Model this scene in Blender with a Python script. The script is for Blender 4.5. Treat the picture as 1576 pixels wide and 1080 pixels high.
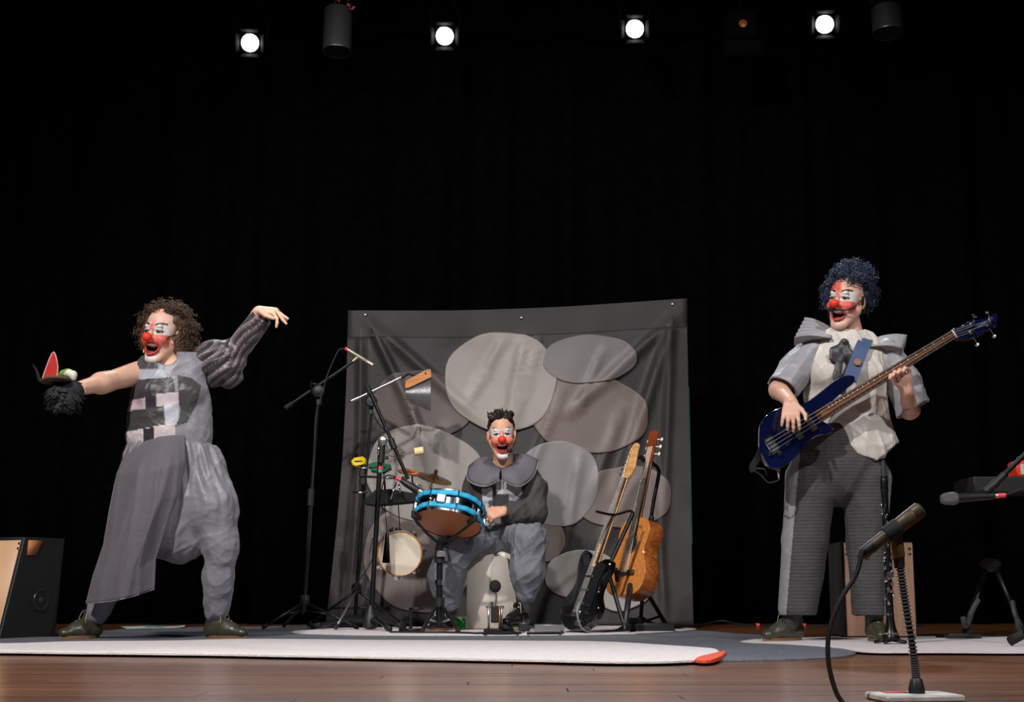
import bpy, math, random
import numpy as np
from mathutils import Vector, Matrix
for _o in list(bpy.data.objects): bpy.data.objects.remove(_o)
SC = bpy.context.scene
COL = SC.collection
random.seed(7)
# ---------------- camera ----------------
F = 2189.0; HC = 0.23; HOR = 908.0
TH = math.atan((HOR-540)/F); CT, ST = math.cos(TH), math.sin(TH)
cd = bpy.data.cameras.new('camera'); cd.sensor_width = 36; cd.lens = 36*F/1576; cd.clip_end = 100; cd.clip_start = .05
cam = bpy.data.objects.new('camera', cd); COL.objects.link(cam)
cam.location = (0, 0, HC); cam.rotation_euler = (math.pi/2+TH, 0, 0); SC.camera = cam
# ---------------- world, stage lamps, exposure ----------------
w = bpy.data.worlds.new('world'); SC.world = w; w.use_nodes = True
w.node_tree.nodes['Background'].inputs[0].default_value = (.35, .4, .5, 1)
w.node_tree.nodes['Background'].inputs[1].default_value = .018
SC.view_settings.view_transform = 'Standard'; SC.view_settings.look = 'None'
SC.view_settings.exposure = 0; SC.view_settings.gamma = 1; SC.view_settings.use_curve_mapping = False
def spot(name, loc, target, power, angle, blend=.5, size=.12, col=(1, 1, 1)):
    l = bpy.data.lights.new(name, 'SPOT'); l.energy = power; l.spot_size = math.radians(angle); l.spot_blend = blend
    l.shadow_soft_size = size; l.color = col
    o = bpy.data.objects.new(name, l); COL.objects.link(o); o.location = loc
    o.rotation_euler = (Vector(target)-Vector(loc)).to_track_quat('-Z', 'Y').to_euler(); return o
spot('front_of_house_spot', (-3.0, .6, 5.8), (-.2, 6.8, .6), 2150, 66, .6, .14, (1, .97, .94))
spot('front_of_house_spot', (3.4, .6, 5.8), (.3, 6.8, .6), 1050, 66, .6, .14, (.97, .98, 1))
spot('front_of_house_spot', (-.8, 3.0, 6.0), (-.05, 8.1, .3), 900, 28, .7, .12, (1, .98, .95))
# ---------------- helpers ----------------
def at(px, py, Y):
    u = (px-788)/F; v = (540-py)/F; t = Y/(CT-v*ST)
    return Vector((u*t, Y, HC+(ST+v*CT)*t))
def ground(px, py, z=0.):
    u = (px-788)/F; v = (540-py)/F; t = (z-HC)/(ST+v*CT)
    return Vector((u*t, (CT-v*ST)*t, z))
def floor_at(px, Y, z=0.):
    g = at(px, 960, Y); g.z = z; return g
def proj(V):
    V = np.asarray(V, dtype=np.float64); x, y, z = V[:, 0], V[:, 1], V[:, 2]-HC
    d = y*CT+z*ST; up = -y*ST+z*CT
    return 788+F*x/d, 540-F*up/d
def lin(c):
    return tuple(((v/255)/12.92 if v/255 <= .04045 else ((v/255+.055)/1.055)**2.4) for v in c)
def noise3(P, f, seed=0):
    r = np.random.RandomState(seed); out = np.zeros(len(P))
    for i in range(5):
        k = r.normal(size=3); k /= np.linalg.norm(k); out += np.sin(P@k*f*(.6+.25*i)+r.rand()*6.28+1.3*np.sin(P@np.roll(k, 1)*f*.7+r.rand()*6))
    return out/5
def crease(P, f, seed=0, aniso=(1, 1, 1)):
    # sharp-ridged cloth folds, about -.5 .. .5
    P = np.asarray(P)*np.array(aniso); r = np.random.RandomState(seed); out = np.zeros(len(P))
    for i in range(4):
        k = r.normal(size=3); k /= np.linalg.norm(k); ph = P@k*f*(.7+.3*i)+r.rand()*6.28+1.1*np.sin(P@np.roll(k, 1)*f*.55+r.rand()*6)+.6*np.sin(P@np.roll(k, 2)*f*.9)
        env = .5+.5*np.sin(P@np.roll(k, 2)*f*.45+r.rand()*6); out += ((1-np.abs(np.sin(ph)))**2-.33)*env
    return out*.55
MATS = {}
def mat(name, rgb, rough=.6, metal=0., var=.12, vscale=12., bump=0., bscale=80., spec=.5, coat=0., emit=None, estr=0., vc=False, rand=0., sheen=0., alpha=1., stripes=None, trans=0.):
    if name in MATS: return MATS[name]
    m = bpy.data.materials.new(name); m.use_nodes = True; nt = m.node_tree; b = nt.nodes['Principled BSDF']; N = nt.nodes.new; L = nt.links.new
    b.inputs['Roughness'].default_value = rough; b.inputs['Metallic'].default_value = metal
    b.inputs['Specular IOR Level'].default_value = spec; b.inputs['Coat Weight'].default_value = coat; b.inputs['Coat Roughness'].default_value = .08
    b.inputs['Sheen Weight'].default_value = sheen; b.inputs['Alpha'].default_value = alpha; b.inputs['Transmission Weight'].default_value = trans
    tc = N('ShaderNodeTexCoord'); no = N('ShaderNodeTexNoise'); no.inputs['Scale'].default_value = vscale; no.inputs['Detail'].default_value = 5
    L(tc.outputs['Object'], no.inputs['Vector'])
    mp = N('ShaderNodeMapRange'); mp.inputs['From Min'].default_value = .3; mp.inputs['From Max'].default_value = .7
    mp.inputs['To Min'].default_value = 1-var; mp.inputs['To Max'].default_value = 1+var; L(no.outputs['Fac'], mp.inputs['Value'])
    mu = N('ShaderNodeVectorMath'); mu.operation = 'SCALE'; L(mp.outputs['Result'], mu.inputs['Scale'])
    if vc:
        a = N('ShaderNodeAttribute'); a.attribute_name = 'Col'; L(a.outputs['Color'], mu.inputs[0])
    else: mu.inputs[0].default_value = lin(rgb)
    out = mu.outputs[0]
    if rand:
        oi = N('ShaderNodeObjectInfo'); m2 = N('ShaderNodeMapRange'); m2.inputs['To Min'].default_value = 1-rand; m2.inputs['To Max'].default_value = 1+rand
        L(oi.outputs['Random'], m2.inputs['Value']); m3 = N('ShaderNodeVectorMath'); m3.operation = 'SCALE'; L(out, m3.inputs[0]); L(m2.outputs['Result'], m3.inputs['Scale']); out = m3.outputs[0]
    if stripes:   # (axis vector scale, colour2, width 0..1)
        vec, c2, wd = stripes
        dp = N('ShaderNodeVectorMath'); dp.operation = 'DOT_PRODUCT'; L(tc.outputs['Object'], dp.inputs[0]); dp.inputs[1].default_value = vec
        fr = N('ShaderNodeMath'); fr.operation = 'FRACT'; L(dp.outputs['Value'], fr.inputs[0])
        lt = N('ShaderNodeMath'); lt.operation = 'LESS_THAN'; L(fr.outputs[0], lt.inputs[0]); lt.inputs[1].default_value = wd
        mx = N('ShaderNodeMix'); mx.data_type = 'RGBA'; L(lt.outputs[0], mx.inputs['Factor']); L(out, mx.inputs[6]); mx.inputs[7].default_value = (*lin(c2), 1); out = mx.outputs[2]
    L(out, b.inputs['Base Color'])
    if bump:
        n2 = N('ShaderNodeTexNoise'); n2.inputs['Scale'].default_value = bscale; n2.inputs['Detail'].default_value = 4; L(tc.outputs['Object'], n2.inputs['Vector'])
        bp = N('ShaderNodeBump'); bp.inputs['Strength'].default_value = bump; bp.inputs['Distance'].default_value = .01; L(n2.outputs['Fac'], bp.inputs['Height']); L(bp.outputs['Normal'], b.inputs['Normal'])
    if emit: b.inputs['Emission Color'].default_value = (*lin(emit), 1); b.inputs['Emission Strength'].default_value = estr
    MATS[name] = m; return m
def wood(name, c1, c2, rough=.4, scale=(1, 1, 14), coat=0., rand=0., plank=None):
    if name in MATS: return MATS[name]
    m = bpy.data.materials.new(name); m.use_nodes = True; nt = m.node_tree; b = nt.nodes['Principled BSDF']; N = nt.nodes.new; L = nt.links.new
    b.inputs['Roughness'].default_value = rough; b.inputs['Coat Weight'].default_value = coat; b.inputs['Coat Roughness'].default_value = .12
    tc = N('ShaderNodeTexCoord'); mp = N('ShaderNodeMapping'); mp.inputs['Scale'].default_value = scale; L(tc.outputs['Object'], mp.inputs['Vector'])
    vec = mp.outputs['Vector']
    if rand:
        oi = N('ShaderNodeObjectInfo'); ad = N('ShaderNodeVectorMath'); ad.operation = 'ADD'; L(vec, ad.inputs[0]); sc = N('ShaderNodeMath'); sc.operation = 'MULTIPLY'; sc.inputs[1].default_value = 40
        L(oi.outputs['Random'], sc.inputs[0]); L(sc.outputs[0], ad.inputs[1]); vec = ad.outputs[0]
    no = N('ShaderNodeTexNoise'); no.inputs['Scale'].default_value = 3; no.inputs['Detail'].default_value = 6; no.inputs['Distortion'].default_value = .6; L(vec, no.inputs['Vector'])
    cr = N('ShaderNodeValToRGB'); cr.color_ramp.elements[0].position = .35; cr.color_ramp.elements[1].position = .66
    cr.color_ramp.elements[0].color = (*lin(c1), 1); cr.color_ramp.elements[1].color = (*lin(c2), 1); L(no.outputs['Fac'], cr.inputs['Fac']); out = cr.outputs['Color']
    if rand:
        m2 = N('ShaderNodeMapRange'); m2.inputs['To Min'].default_value = 1-rand; m2.inputs['To Max'].default_value = 1+rand; L(oi.outputs['Random'], m2.inputs['Value'])
        m3 = N('ShaderNodeVectorMath'); m3.operation = 'SCALE'; L(out, m3.inputs[0]); L(m2.outputs['Result'], m3.inputs['Scale']); out = m3.outputs[0]
    if plank:
        br = N('ShaderNodeTexBrick'); br.inputs['Scale'].default_value = 1; br.inputs['Brick Width'].default_value = plank[0]; br.inputs['Row Height'].default_value = plank[1]; br.inputs['Mortar Size'].default_value = .002
        br.inputs['Color1'].default_value = (.75, .75, .75, 1); br.inputs['Color2'].default_value = (1.15, 1.15, 1.15, 1); br.inputs['Mortar'].default_value = (.25, .25, .25, 1)
        L(tc.outputs['Object'], br.inputs['Vector']); m4 = N('ShaderNodeVectorMath'); m4.operation = 'MULTIPLY'; L(out, m4.inputs[0]); L(br.outputs['Color'], m4.inputs[1]); out = m4.outputs[0]
    L(out, b.inputs['Base Color']); MATS[name] = m; return m
def root_loc(o):
    v = Vector((0, 0, 0))
    while o is not None: v += o.location; o = o.parent
    return v
def tag(o, label=None, cat=None, group=None, kind=None):
    if label: o['label'] = label
    if cat: o['category'] = cat
    if group: o['group'] = group
    if kind: o['kind'] = kind
    return o
def thing(name, loc, label, cat, group=None):
    o = bpy.data.objects.new(name, None); o.empty_display_size = .1; COL.objects.link(o); o.location = loc; return tag(o, label, cat, group)
def link_mesh(name, me, m, parent=None, smooth=True, loc=None):
    o = bpy.data.objects.new(name, me); COL.objects.link(o)
    if m is not None: me.materials.append(m)
    if smooth: me.polygons.foreach_set('use_smooth', [True]*len(me.polygons))
    if parent is not None:
        o.parent = parent; me.transform(Matrix.Translation(-root_loc(parent)))
    elif loc is not None:
        me.transform(Matrix.Translation(-Vector(loc))); o.location = loc
    me.update(); return o
def ortho(a, hint=None):
    a = Vector(a).normalized(); h = Vector(hint) if hint is not None else (Vector((0, 0, 1)) if abs(a.z) < .9 else Vector((1, 0, 0)))
    w_ = (h-a*h.dot(a)).normalized(); return w_, a.cross(w_)
class MB:
    def __init__(s, M=None): s.v = []; s.f = []; s.M = M
    def add(s, vs, fs):
        n = len(s.v)
        for p in vs: s.v.append((s.M @ Vector(p)) if s.M else Vector(p))
        s.f += [tuple(i+n for i in f) for f in fs]; return s
    def box(s, c, size, R=None, bev=0.):
        c = Vector(c); hx, hy, hz = [d/2 for d in size]; R = R or Matrix.Identity(3)
        if bev:
            vs = []; 
            for z, k in ((-hz, bev), (-hz+bev, 0), (hz-bev, 0), (hz, bev)):
                for x, y in ((-hx+bev, -hy+k), (hx-bev, -hy+k), (hx-k, -hy+bev), (hx-k, hy-bev), (hx-bev, hy-k), (-hx+bev, hy-k), (-hx+k, hy-bev), (-hx+k, -hy+bev)): vs.append(c+R @ Vector((x, y, z)))
            fs = [tuple(range(7, -1, -1)), tuple(range(24, 32))]
            for a in range(3):
                for i in range(8): fs.append((a*8+i, a*8+(i+1) % 8, a*8+8+(i+1) % 8, a*8+8+i))
            return s.add(vs, fs)
        vs = [c+R @ Vector((x, y, z)) for z in (-hz, hz) for x, y in ((-hx, -hy), (hx, -hy), (hx, hy), (-hx, hy))]
        return s.add(vs, [(3, 2, 1, 0), (4, 5, 6, 7), (0, 1, 5, 4), (1, 2, 6, 5), (2, 3, 7, 6), (3, 0, 4, 7)])
    def tube(s, pts, r, seg=8, caps=True, flat=1., hint=None):
        pts = [Vector(p) for p in pts]; n = len(pts); rr = r if isinstance(r, (list, tuple)) else [r]*n
        vs = []; prev = None
        for i, p in enumerate(pts):
            d = (pts[min(i+1, n-1)]-pts[max(i-1, 0)]); d = d.normalized() if d.length > 1e-9 else Vector((0, 0, 1))
            w_, u_ = ortho(d, prev if prev is not None else hint); prev = w_
            for k in range(seg):
                a = 2*math.pi*k/seg; vs.append(p+(w_*math.cos(a)+u_*math.sin(a)*flat)*rr[i])
        fs = [(i*seg+k, i*seg+(k+1) % seg, (i+1)*seg+(k+1) % seg, (i+1)*seg+k) for i in range(n-1) for k in range(seg)]
        if caps: fs += [tuple(range(seg-1, -1, -1)), tuple((n-1)*seg+k for k in range(seg))]
        return s.add(vs, fs)
    def lathe(s, c, axis, prof, seg=20, caps=True, hint=None):
        c = Vector(c); a = Vector(axis).normalized()
        pts = [c+a*h for h, r in prof]; w_, u_ = ortho(a, hint); vs = []
        for (h, r), p in zip(prof, pts):
            for k in range(seg):
                t = 2*math.pi*k/seg; vs.append(p+(w_*math.cos(t)+u_*math.sin(t))*r)
        n = len(prof)
        fs = [(i*seg+k, i*seg+(k+1) % seg, (i+1)*seg+(k+1) % seg, (i+1)*seg+k) for i in range(n-1) for k in range(seg)]
        if caps: fs += [tuple(range(seg-1, -1, -1)), tuple((n-1)*seg+k for k in range(seg))]
        return s.add(vs, fs)
    def ell(s, c, r, R=None, seg=14, rings=9):
        c = Vector(c); R = R or Matrix.Identity(3); r = r if isinstance(r, (list, tuple)) else (r, r, r); vs = [c+R @ Vector((0, 0, r[2]))]
        for i in range(1, rings):
            th = math.pi*i/rings
            for k in range(seg):
                p = 2*math.pi*k/seg; vs.append(c+R @ Vector((r[0]*math.sin(th)*math.cos(p), r[1]*math.sin(th)*math.sin(p), r[2]*math.cos(th))))
        vs.append(c+R @ Vector((0, 0, -r[2]))); e = len(vs)-1
        fs = [(0, 1+k, 1+(k+1) % seg) for k in range(seg)]
        fs += [(1+i*seg+k, 1+(i+1)*seg+k, 1+(i+1)*seg+(k+1) % seg, 1+i*seg+(k+1) % seg) for i in range(rings-2) for k in range(seg)]
        b = 1+(rings-2)*seg; fs += [(e, b+(k+1) % seg, b+k) for k in range(seg)]
        return s.add(vs, fs)
    def prism(s, pts, d, bev=0.):
        """closed outline (3D points), extruded by vector d"""
        d = Vector(d); pts = [Vector(p) for p in pts]; n = len(pts)
        if bev:
            c = sum(pts, Vector())/n; ins = [p+(c-p).normalized()*bev for p in pts]; dn = d.normalized()*bev
            rings = [ins, [p+dn for p in pts], [p+d-dn for p in pts], [p+d for p in ins]]
        else: rings = [pts, [p+d for p in pts]]
        vs = [p for r in rings for p in r]; k = len(rings)
        fs = [tuple(range(n-1, -1, -1)), tuple((k-1)*n+i for i in range(n))]
        fs += [(a*n+i, a*n+(i+1) % n, (a+1)*n+(i+1) % n, (a+1)*n+i) for a in range(k-1) for i in range(n)]
        return s.add(vs, fs)
    def grid(s, fn, nu, nv, closed_u=False):
        vs = [fn(i/nu, j/nv) for j in range(nv+1) for i in range(nu+1)]
        return s.add(vs, [(j*(nu+1)+i, j*(nu+1)+i+1, (j+1)*(nu+1)+i+1, (j+1)*(nu+1)+i) for j in range(nv) for i in range(nu)])
    def build(s, name, m, parent=None, smooth=False, loc=None, auto=True):
        me = bpy.data.meshes.new(name); me.from_pydata([tuple(p) for p in s.v], [], s.f)
        import bmesh
        bm = bmesh.new(); bm.from_mesh(me); bmesh.ops.recalc_face_normals(bm, faces=bm.faces[:])
        if auto:
            for e in bm.edges:
                if len(e.link_faces) == 2 and e.calc_face_angle(0) > .7: e.smooth = False
        bm.to_mesh(me); bm.free()
        return link_mesh(name, me, m, parent, smooth or auto, loc)
def smooth_curve(pts, n=8):
    pts = [Vector(p) for p in pts]; out = []
    for i in range(len(pts)-1):
        p0, p1, p2, p3 = pts[max(i-1, 0)], pts[i], pts[i+1], pts[min(i+2, len(pts)-1)]
        for k in range(n):
            t = k/n; out.append(.5*((2*p1)+(p2-p0)*t+(2*p0-5*p1+4*p2-p3)*t*t+(3*p1-p0-3*p2+p3)*t**3))
    return out+[pts[-1]]
def closed_curve(pts, n=5):
    pts = [Vector(p) for p in pts]; N = len(pts); out = []
    for i in range(N):
        p0, p1, p2, p3 = pts[i-1], pts[i], pts[(i+1) % N], pts[(i+2) % N]
        for k in range(n):
            t = k/n; out.append(.5*((2*p1)+(p2-p0)*t+(2*p0-5*p1+4*p2-p3)*t*t+(3*p1-p0-3*p2+p3)*t**3))
    return out
# ---- implicit surfaces: smooth unions meshed by surface nets ----
class Field:
    def __init__(s): s.pr = []
    def cap(s, p0, p1, r0, r1=None, k=.02, w=None, q=1., sub=False):
        p0, p1 = np.array(p0, float), np.array(p1, float); r1 = r0 if r1 is None else r1; ax = p1-p0; L = max(np.linalg.norm(ax), 1e-6); a = ax/L
        if w is not None:
            w = np.array(w, float); w = w-a*w.dot(a); w /= np.linalg.norm(w); n = np.cross(a, w)
        def fn(X, Y, Z):
            x, y, z = X-p0[0], Y-p0[1], Z-p0[2]; ta = x*a[0]+y*a[1]+z*a[2]; t = np.clip(ta/L, 0, 1); r = r0+(r1-r0)*t
            if w is None: return np.sqrt((x-a[0]*t*L)**2+(y-a[1]*t*L)**2+(z-a[2]*t*L)**2)-r
            e = ta-t*L; cw = x*w[0]+y*w[1]+z*w[2]; cn = (x*n[0]+y*n[1]+z*n[2])/q
            return (np.sqrt(e*e+cw*cw+cn*cn)-r)*min(1, q)
        R = max(r0, r1)*max(1, q); s.pr.append((fn, np.minimum(p0, p1)-R, np.maximum(p0, p1)+R, k, sub)); return s
    def chain(s, pts, rs, k=.02, w=None, q=1.):
        for i in range(len(pts)-1): s.cap(pts[i], pts[i+1], rs[i], rs[i+1], k, w, q)
        return s
    def ell(s, c, r, R=None, k=.02, sub=False):
        c = np.array(c, float); r = np.array(r if hasattr(r, '__len__') else (r, r, r), float); Rm = np.array(R, float) if R is not None else np.eye(3)
        def fn(X, Y, Z):
            x, y, z = X-c[0], Y-c[1], Z-c[2]; q_ = [x*Rm[0, i]+y*Rm[1, i]+z*Rm[2, i] for i in range(3)]
            k0 = np.sqrt(sum((q_[i]/r[i])**2 for i in range(3))); k1 = np.sqrt(sum((q_[i]/r[i]**2)**2 for i in range(3)))+1e-9
            return k0*(k0-1)/k1
        R_ = r.max(); s.pr.append((fn, c-R_, c+R_, k, sub)); return s
    def plane(s, p, n, k=.005):
        """remove everything on the +n side"""
        p = np.array(p, float); n = np.array(n, float); n /= np.linalg.norm(n)
        s.pr.append((lambda X, Y, Z: -((X-p[0])*n[0]+(Y-p[1])*n[1]+(Z-p[2])*n[2]), None, None, k, True)); return s
    def mesh(s, vox):
        los = np.array([p[1] for p in s.pr if p[1] is not None and not p[4]]); his = np.array([p[2] for p in s.pr if p[2] is not None and not p[4]])
        lo = los.min(0)-3*vox; hi = his.max(0)+3*vox; n = np.ceil((hi-lo)/vox).astype(int)+1
        A = np.full(n, 9., np.float32); ax = [(lo[i]+vox*np.arange(n[i])).astype(np.float32) for i in range(3)]
        for fn, l, h, k, sub in s.pr:
            if l is None: sl = (slice(0, n[0]), slice(0, n[1]), slice(0, n[2]))
            else:
                i0 = np.maximum(0, np.floor((l-k-2*vox-lo)/vox).astype(int)); i1 = np.minimum(n, np.ceil((h+k+2*vox-lo)/vox).astype(int)+1)
                if (i1 <= i0).any(): continue
                sl = tuple(slice(i0[i], i1[i]) for i in range(3))
            d = fn(ax[0][sl[0]][:, None, None], ax[1][sl[1]][None, :, None], ax[2][sl[2]][None, None, :]).astype(np.float32)
            a = A[sl]
            if sub:
                d = -d; t = np.clip(.5-.5*(a-d)/k, 0, 1) if k > 0 else (d > a); A[sl] = a*(1-t)+d*t+k*t*(1-t)
            else:
                t = np.clip(.5+.5*(a-d)/k, 0, 1); A[sl] = a*(1-t)+d*t-k*t*(1-t)
        S = A < 0
        c = [S[i:n[0]-1+i, j:n[1]-1+j, k:n[2]-1+k] for i in (0, 1) for j in (0, 1) for k in (0, 1)]
        an = c[0].copy(); al = c[0].copy()
        for x in c[1:]: an |= x; al &= x
        idx = np.argwhere(an & ~al); ids = np.full(np.array(n)-1, -1, np.int32); ids[tuple(idx.T)] = np.arange(len(idx))
        cor = np.array([(i, j, k) for i in (0, 1) for j in (0, 1) for k in (0, 1)])
        val = np.stack([A[tuple((idx+o).T)] for o in cor], 1); pos = np.zeros((len(idx), 3)); cnt = np.zeros(len(idx))
        for i in range(8):
            for j in range(i+1, 8):
                if abs(cor[i]-cor[j]).sum() != 1: continue
                va, vb = val[:, i], val[:, j]; cr = (va < 0) != (vb < 0); t = np.where(cr, va/np.where(cr, va-vb, 1), 0)
                pos += np.where(cr[:, None], cor[i]+t[:, None]*(cor[j]-cor[i]), 0); cnt += cr
        V = lo+vox*(idx+pos/cnt[:, None]); Q = []
        for a_ in range(3):
            s0 = [slice(1, None)]*3; s1 = [slice(1, None)]*3; s0[a_] = slice(0, -1); s1[a_] = slice(1, None)
            s0 = tuple(s0); s1 = tuple(s1); A0, A1 = S[s0], S[s1]; e = np.argwhere(A0 != A1); inside = A0[tuple(e.T)]
            off = np.ones(3, int); off[a_] = 0; e = e+off; b_, c_ = (a_+1) % 3, (a_+2) % 3
            ok = (e[:, b_] < n[b_]-1) & (e[:, c_] < n[c_]-1); e, inside = e[ok], inside[ok]
            ub = np.zeros(3, int); ub[b_] = 1; uc = np.zeros(3, int); uc[c_] = 1
            q = np.stack([ids[tuple((e-ub-uc).T)], ids[tuple((e-uc).T)], ids[tuple(e.T)], ids[tuple((e-ub).T)]], 1)
            q[~inside] = q[~inside][:, ::-1]; Q.append(q)
        Q = np.concatenate(Q); Q = Q[(Q >= 0).all(1)]
        return V, Q
def np_mesh(name, V, Q, m, parent, colors=None, folds=None, loc=None):
    me = bpy.data.meshes.new(name); me.vertices.add(len(V)); me.vertices.foreach_set('co', V.astype(np.float32).ravel())
    me.loops.add(Q.size); me.loops.foreach_set('vertex_index', Q.astype(np.int32).ravel()); me.polygons.add(len(Q)); me.polygons.foreach_set('loop_start', np.arange(0, Q.size, 4, dtype=np.int32))
    me.update(calc_edges=True); me.validate()
    if folds is not None:
        N = np.zeros(len(V)*3, np.float32); me.vertex_normals.foreach_get('vector', N); N = N.reshape(-1, 3)
        V = V+N*folds(V)[:, None]; me.vertices.foreach_set('co', V.astype(np.float32).ravel()); me.update()
    if colors is not None:
        C = np.ones((len(V), 4), np.float32); C[:, :3] = colors(V); a = me.color_attributes.new('Col', 'FLOAT_COLOR', 'POINT'); a.data.foreach_set('color', C.ravel())
    return link_mesh(name, me, m, parent, True, loc)
def poly_in(px, py, poly):
    r = np.zeros(len(px), bool); n = len(poly)
    for i in range(n):
        x0, y0 = poly[i]; x1, y1 = poly[(i+1) % n]
        c = ((y0 > py) != (y1 > py)) & (px < (x1-x0)*(py-y0)/((y1-y0) if y1 != y0 else 1e-9)+x0); r ^= c
    return r
# common materials
BLACK = mat('black_painted_metal', (22, 22, 24), .38, .3); DARK = mat('black_plastic', (26, 26, 28), .5); RUB = mat('black_rubber', (18, 18, 18), .75)
CHROME = mat('chrome', (225, 225, 228), .16, 1., var=.03); STEEL = mat('brushed_steel', (175, 176, 180), .32, .9, var=.05); CABLE = mat('black_cable', (17, 17, 18), .55)
# ================= structure =================
FLOORW = wood('polished_stage_wood', (88, 52, 30), (122, 76, 46), .3, (.9, 9, 9), .25, plank=(2.2, .12))
PLANKW = wood('polished_plank_wood', (92, 54, 31), (126, 78, 47), .3, (.9, 9, 9), .25, rand=.22)
fl = MB().box((0, 9.15, -.06), (16, 6.3, .12)).box((0, 4.0, -.07), (16, 4.0, .1)).build('floor', FLOORW, auto=False); tag(fl, kind='structure')
fl['label'] = 'polished brown wooden stage floor'
pm = {}
row = 0; y = 2.04
while y < 5.98:
    x = -3.3+((row*.83) % 1.9)-1.9
    while x < 3.4:
        x0, x1 = max(x, -3.3), min(x+1.9, 3.3)
        if x1-x0 > .15:
            key = round(x1-x0, 2)
            if key not in pm:
                me = bpy.data.meshes.new('plank'); hw = (x1-x0)/2-.0012; b_ = .0012
                mb = MB().box((0, 0, -.0095), (2*hw, .1178, .019), None, b_); me.from_pydata([tuple(p) for p in mb.v], [], mb.f); me.materials.append(PLANKW); pm[key] = me
            o = bpy.data.objects.new('plank', pm[key]); COL.objects.link(o); o.parent = fl; o.location = ((x0+x1)/2, y+.06, random.uniform(-.0006, .0002)); o.rotation_euler = (random.uniform(-.002, .002), 0, 0)
        x += 1.9
    y += .12; row += 1
VELVET = mat('black_velvet', (6, 6, 7), 1., var=.3, spec=0.)
def cur(u, v):
    x = -6.5+13*u; a = .07*math.sin(x*9+1.2*math.sin(x*2.3))+.035*math.sin(x*23+2*math.sin(x*3.1))
    return Vector((x, 10.0+a*(1-.25*v)+.012*x, .004+6.6*v))
c_ = MB().grid(cur, 420, 6).build('stage_curtain', VELVET, None, True, (0, 10, 0), auto=False)
tag(c_, 'tall black velvet stage curtain hanging in folds behind the performers', 'curtain')
so = c_.modifiers.new('thick', 'SOLIDIFY'); so.thickness = .006; so.offset = 1
BW = mat('black_wall_paint', (7, 7, 7), .95, spec=0.)
for nm, c0, sz in (('wall_back', (0, 12.35, 3.4), (16, .1, 7.0)), ('wall_left', (-8.05, 7, 3.4), (.1, 10.8, 7.0)), ('wall_right', (8.05, 7, 3.4), (.1, 10.8, 7.0)), ('ceiling', (0, 7, 6.95), (16.2, 10.8, .1))):
    tag(MB().box(c0, sz).build(nm, BW, auto=False), kind='structure')
# ---- rugs ----
def resample(pts, step):
    out = []; n = len(pts)
    for i in range(n):
        a, b = pts[i], pts[(i+1) % n]; k = max(1, int((b-a).length/step))
        for j in range(k): out.append(a+(b-a)*j/k)
    return out
def rug(name, px, z0, z1, m, label, wav=.01, cat='rug'):
    pts = resample(closed_curve([ground(x, y, z0) for x, y in px], 4), .05)
    c = sum(pts, Vector())/len(pts); out = []
    for i, p in enumerate(pts):
        d = (c-p); d.z = 0; d.normalize(); out.append(p+d*wav*(math.sin(p.x*7+p.y*3)+.5*math.sin(p.x*17)))
    mb = MB(); n = len(out); e = min(.004, (z1-z0)*.4)
    r2 = [Vector((p.x, p.y, z1-e)) for p in out]; r3 = [Vector((p.x, p.y, z1))+(c-p).normalized()*.006 for p in out]
    for p in r3: p.z = z1+.0015*math.sin(p.x*5+p.y*9)
    mb.add(out+r2+r3, [tuple(range(n-1, -1, -1)), tuple(range(2*n, 3*n))]+[(a*n+i, a*n+(i+1) % n, (a+1)*n+(i+1) % n, (a+1)*n+i) for a in (0, 1) for i in range(n)])
    o = mb.build(name, m, None, False, (c.x, c.y, z0), auto=False); return tag(o, label, cat)
GREYR = mat('grey_felt', (104, 105, 114), .95, var=.22, vscale=60, bump=.5, bscale=220, spec=.1)
WHITER = mat('off_white_felt', (224, 216, 216), .95, var=.06, vscale=25, bump=.5, bscale=160, spec=.1)
PINKR = mat('pinkish_white_felt', (206, 196, 198), .95, var=.07, vscale=25, bump=.4, bscale=160, spec=.1)
ZG = .008
rug('floor_rug', [(-140, 986), (60, 982), (190, 970), (420, 965), (700, 964), (1000, 970), (1130, 976), (1220, 984), (1300, 1000), (1312, 1009), (1240, 1016), (1100, 1019), (900, 1015), (500, 1009), (150, 1004), (-140, 1000)], 0, ZG, GREYR, 'dark grey felt rug with a rounded end under the long white rug')
rug('floor_rug', [(-160, 992), (0, 993), (160, 990), (360, 987), (560, 987.5), (760, 988.5), (950, 991), (1080, 1000), (1112, 1005), (1106, 1012), (1060, 1019), (960, 1021), (800, 1018), (500, 1012), (250, 1008), (0, 1005), (-160, 1004)], ZG, ZG+.010, WHITER, 'long off-white felt rug lying across the front of the stage')
rug('floor_rug', [(446, 974), (520, 968), (700, 964), (900, 963.5), (1055, 967), (1062, 970), (980, 975.5), (800, 978), (640, 978), (520, 977)], ZG, ZG+.006, PINKR, 'thin pale rug under the drum, stands and guitars')
rug('floor_rug', [(1138, 988), (1200, 983), (1320, 981), (1600, 980), (1660, 990), (1660, 1004), (1420, 1005), (1330, 1004), (1290, 998), (1210, 992)], ZG, ZG+.005, PINKR, 'pinkish white rug under the bass player and the clarinet')
rug('floor_rug', [(-160, 984), (-60, 977), (100, 975.5), (148, 976.5), (120, 979), (60, 980.5), (-60, 984)], .0005, .006, PINKR, 'pale rug under the slanted black cajon')
OR = mat('orange_cloth', (225, 78, 34), .8, bump=.3)
rug('folded_cloth', [(1070, 1019), (1088, 1012), (1100, 1008), (1115, 1005.5), (1117, 1008), (1110, 1015), (1094, 1020)], ZG, ZG+.011, OR, 'bright orange cloth peeking out under the white rug corner', .004, 'cloth')
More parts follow.
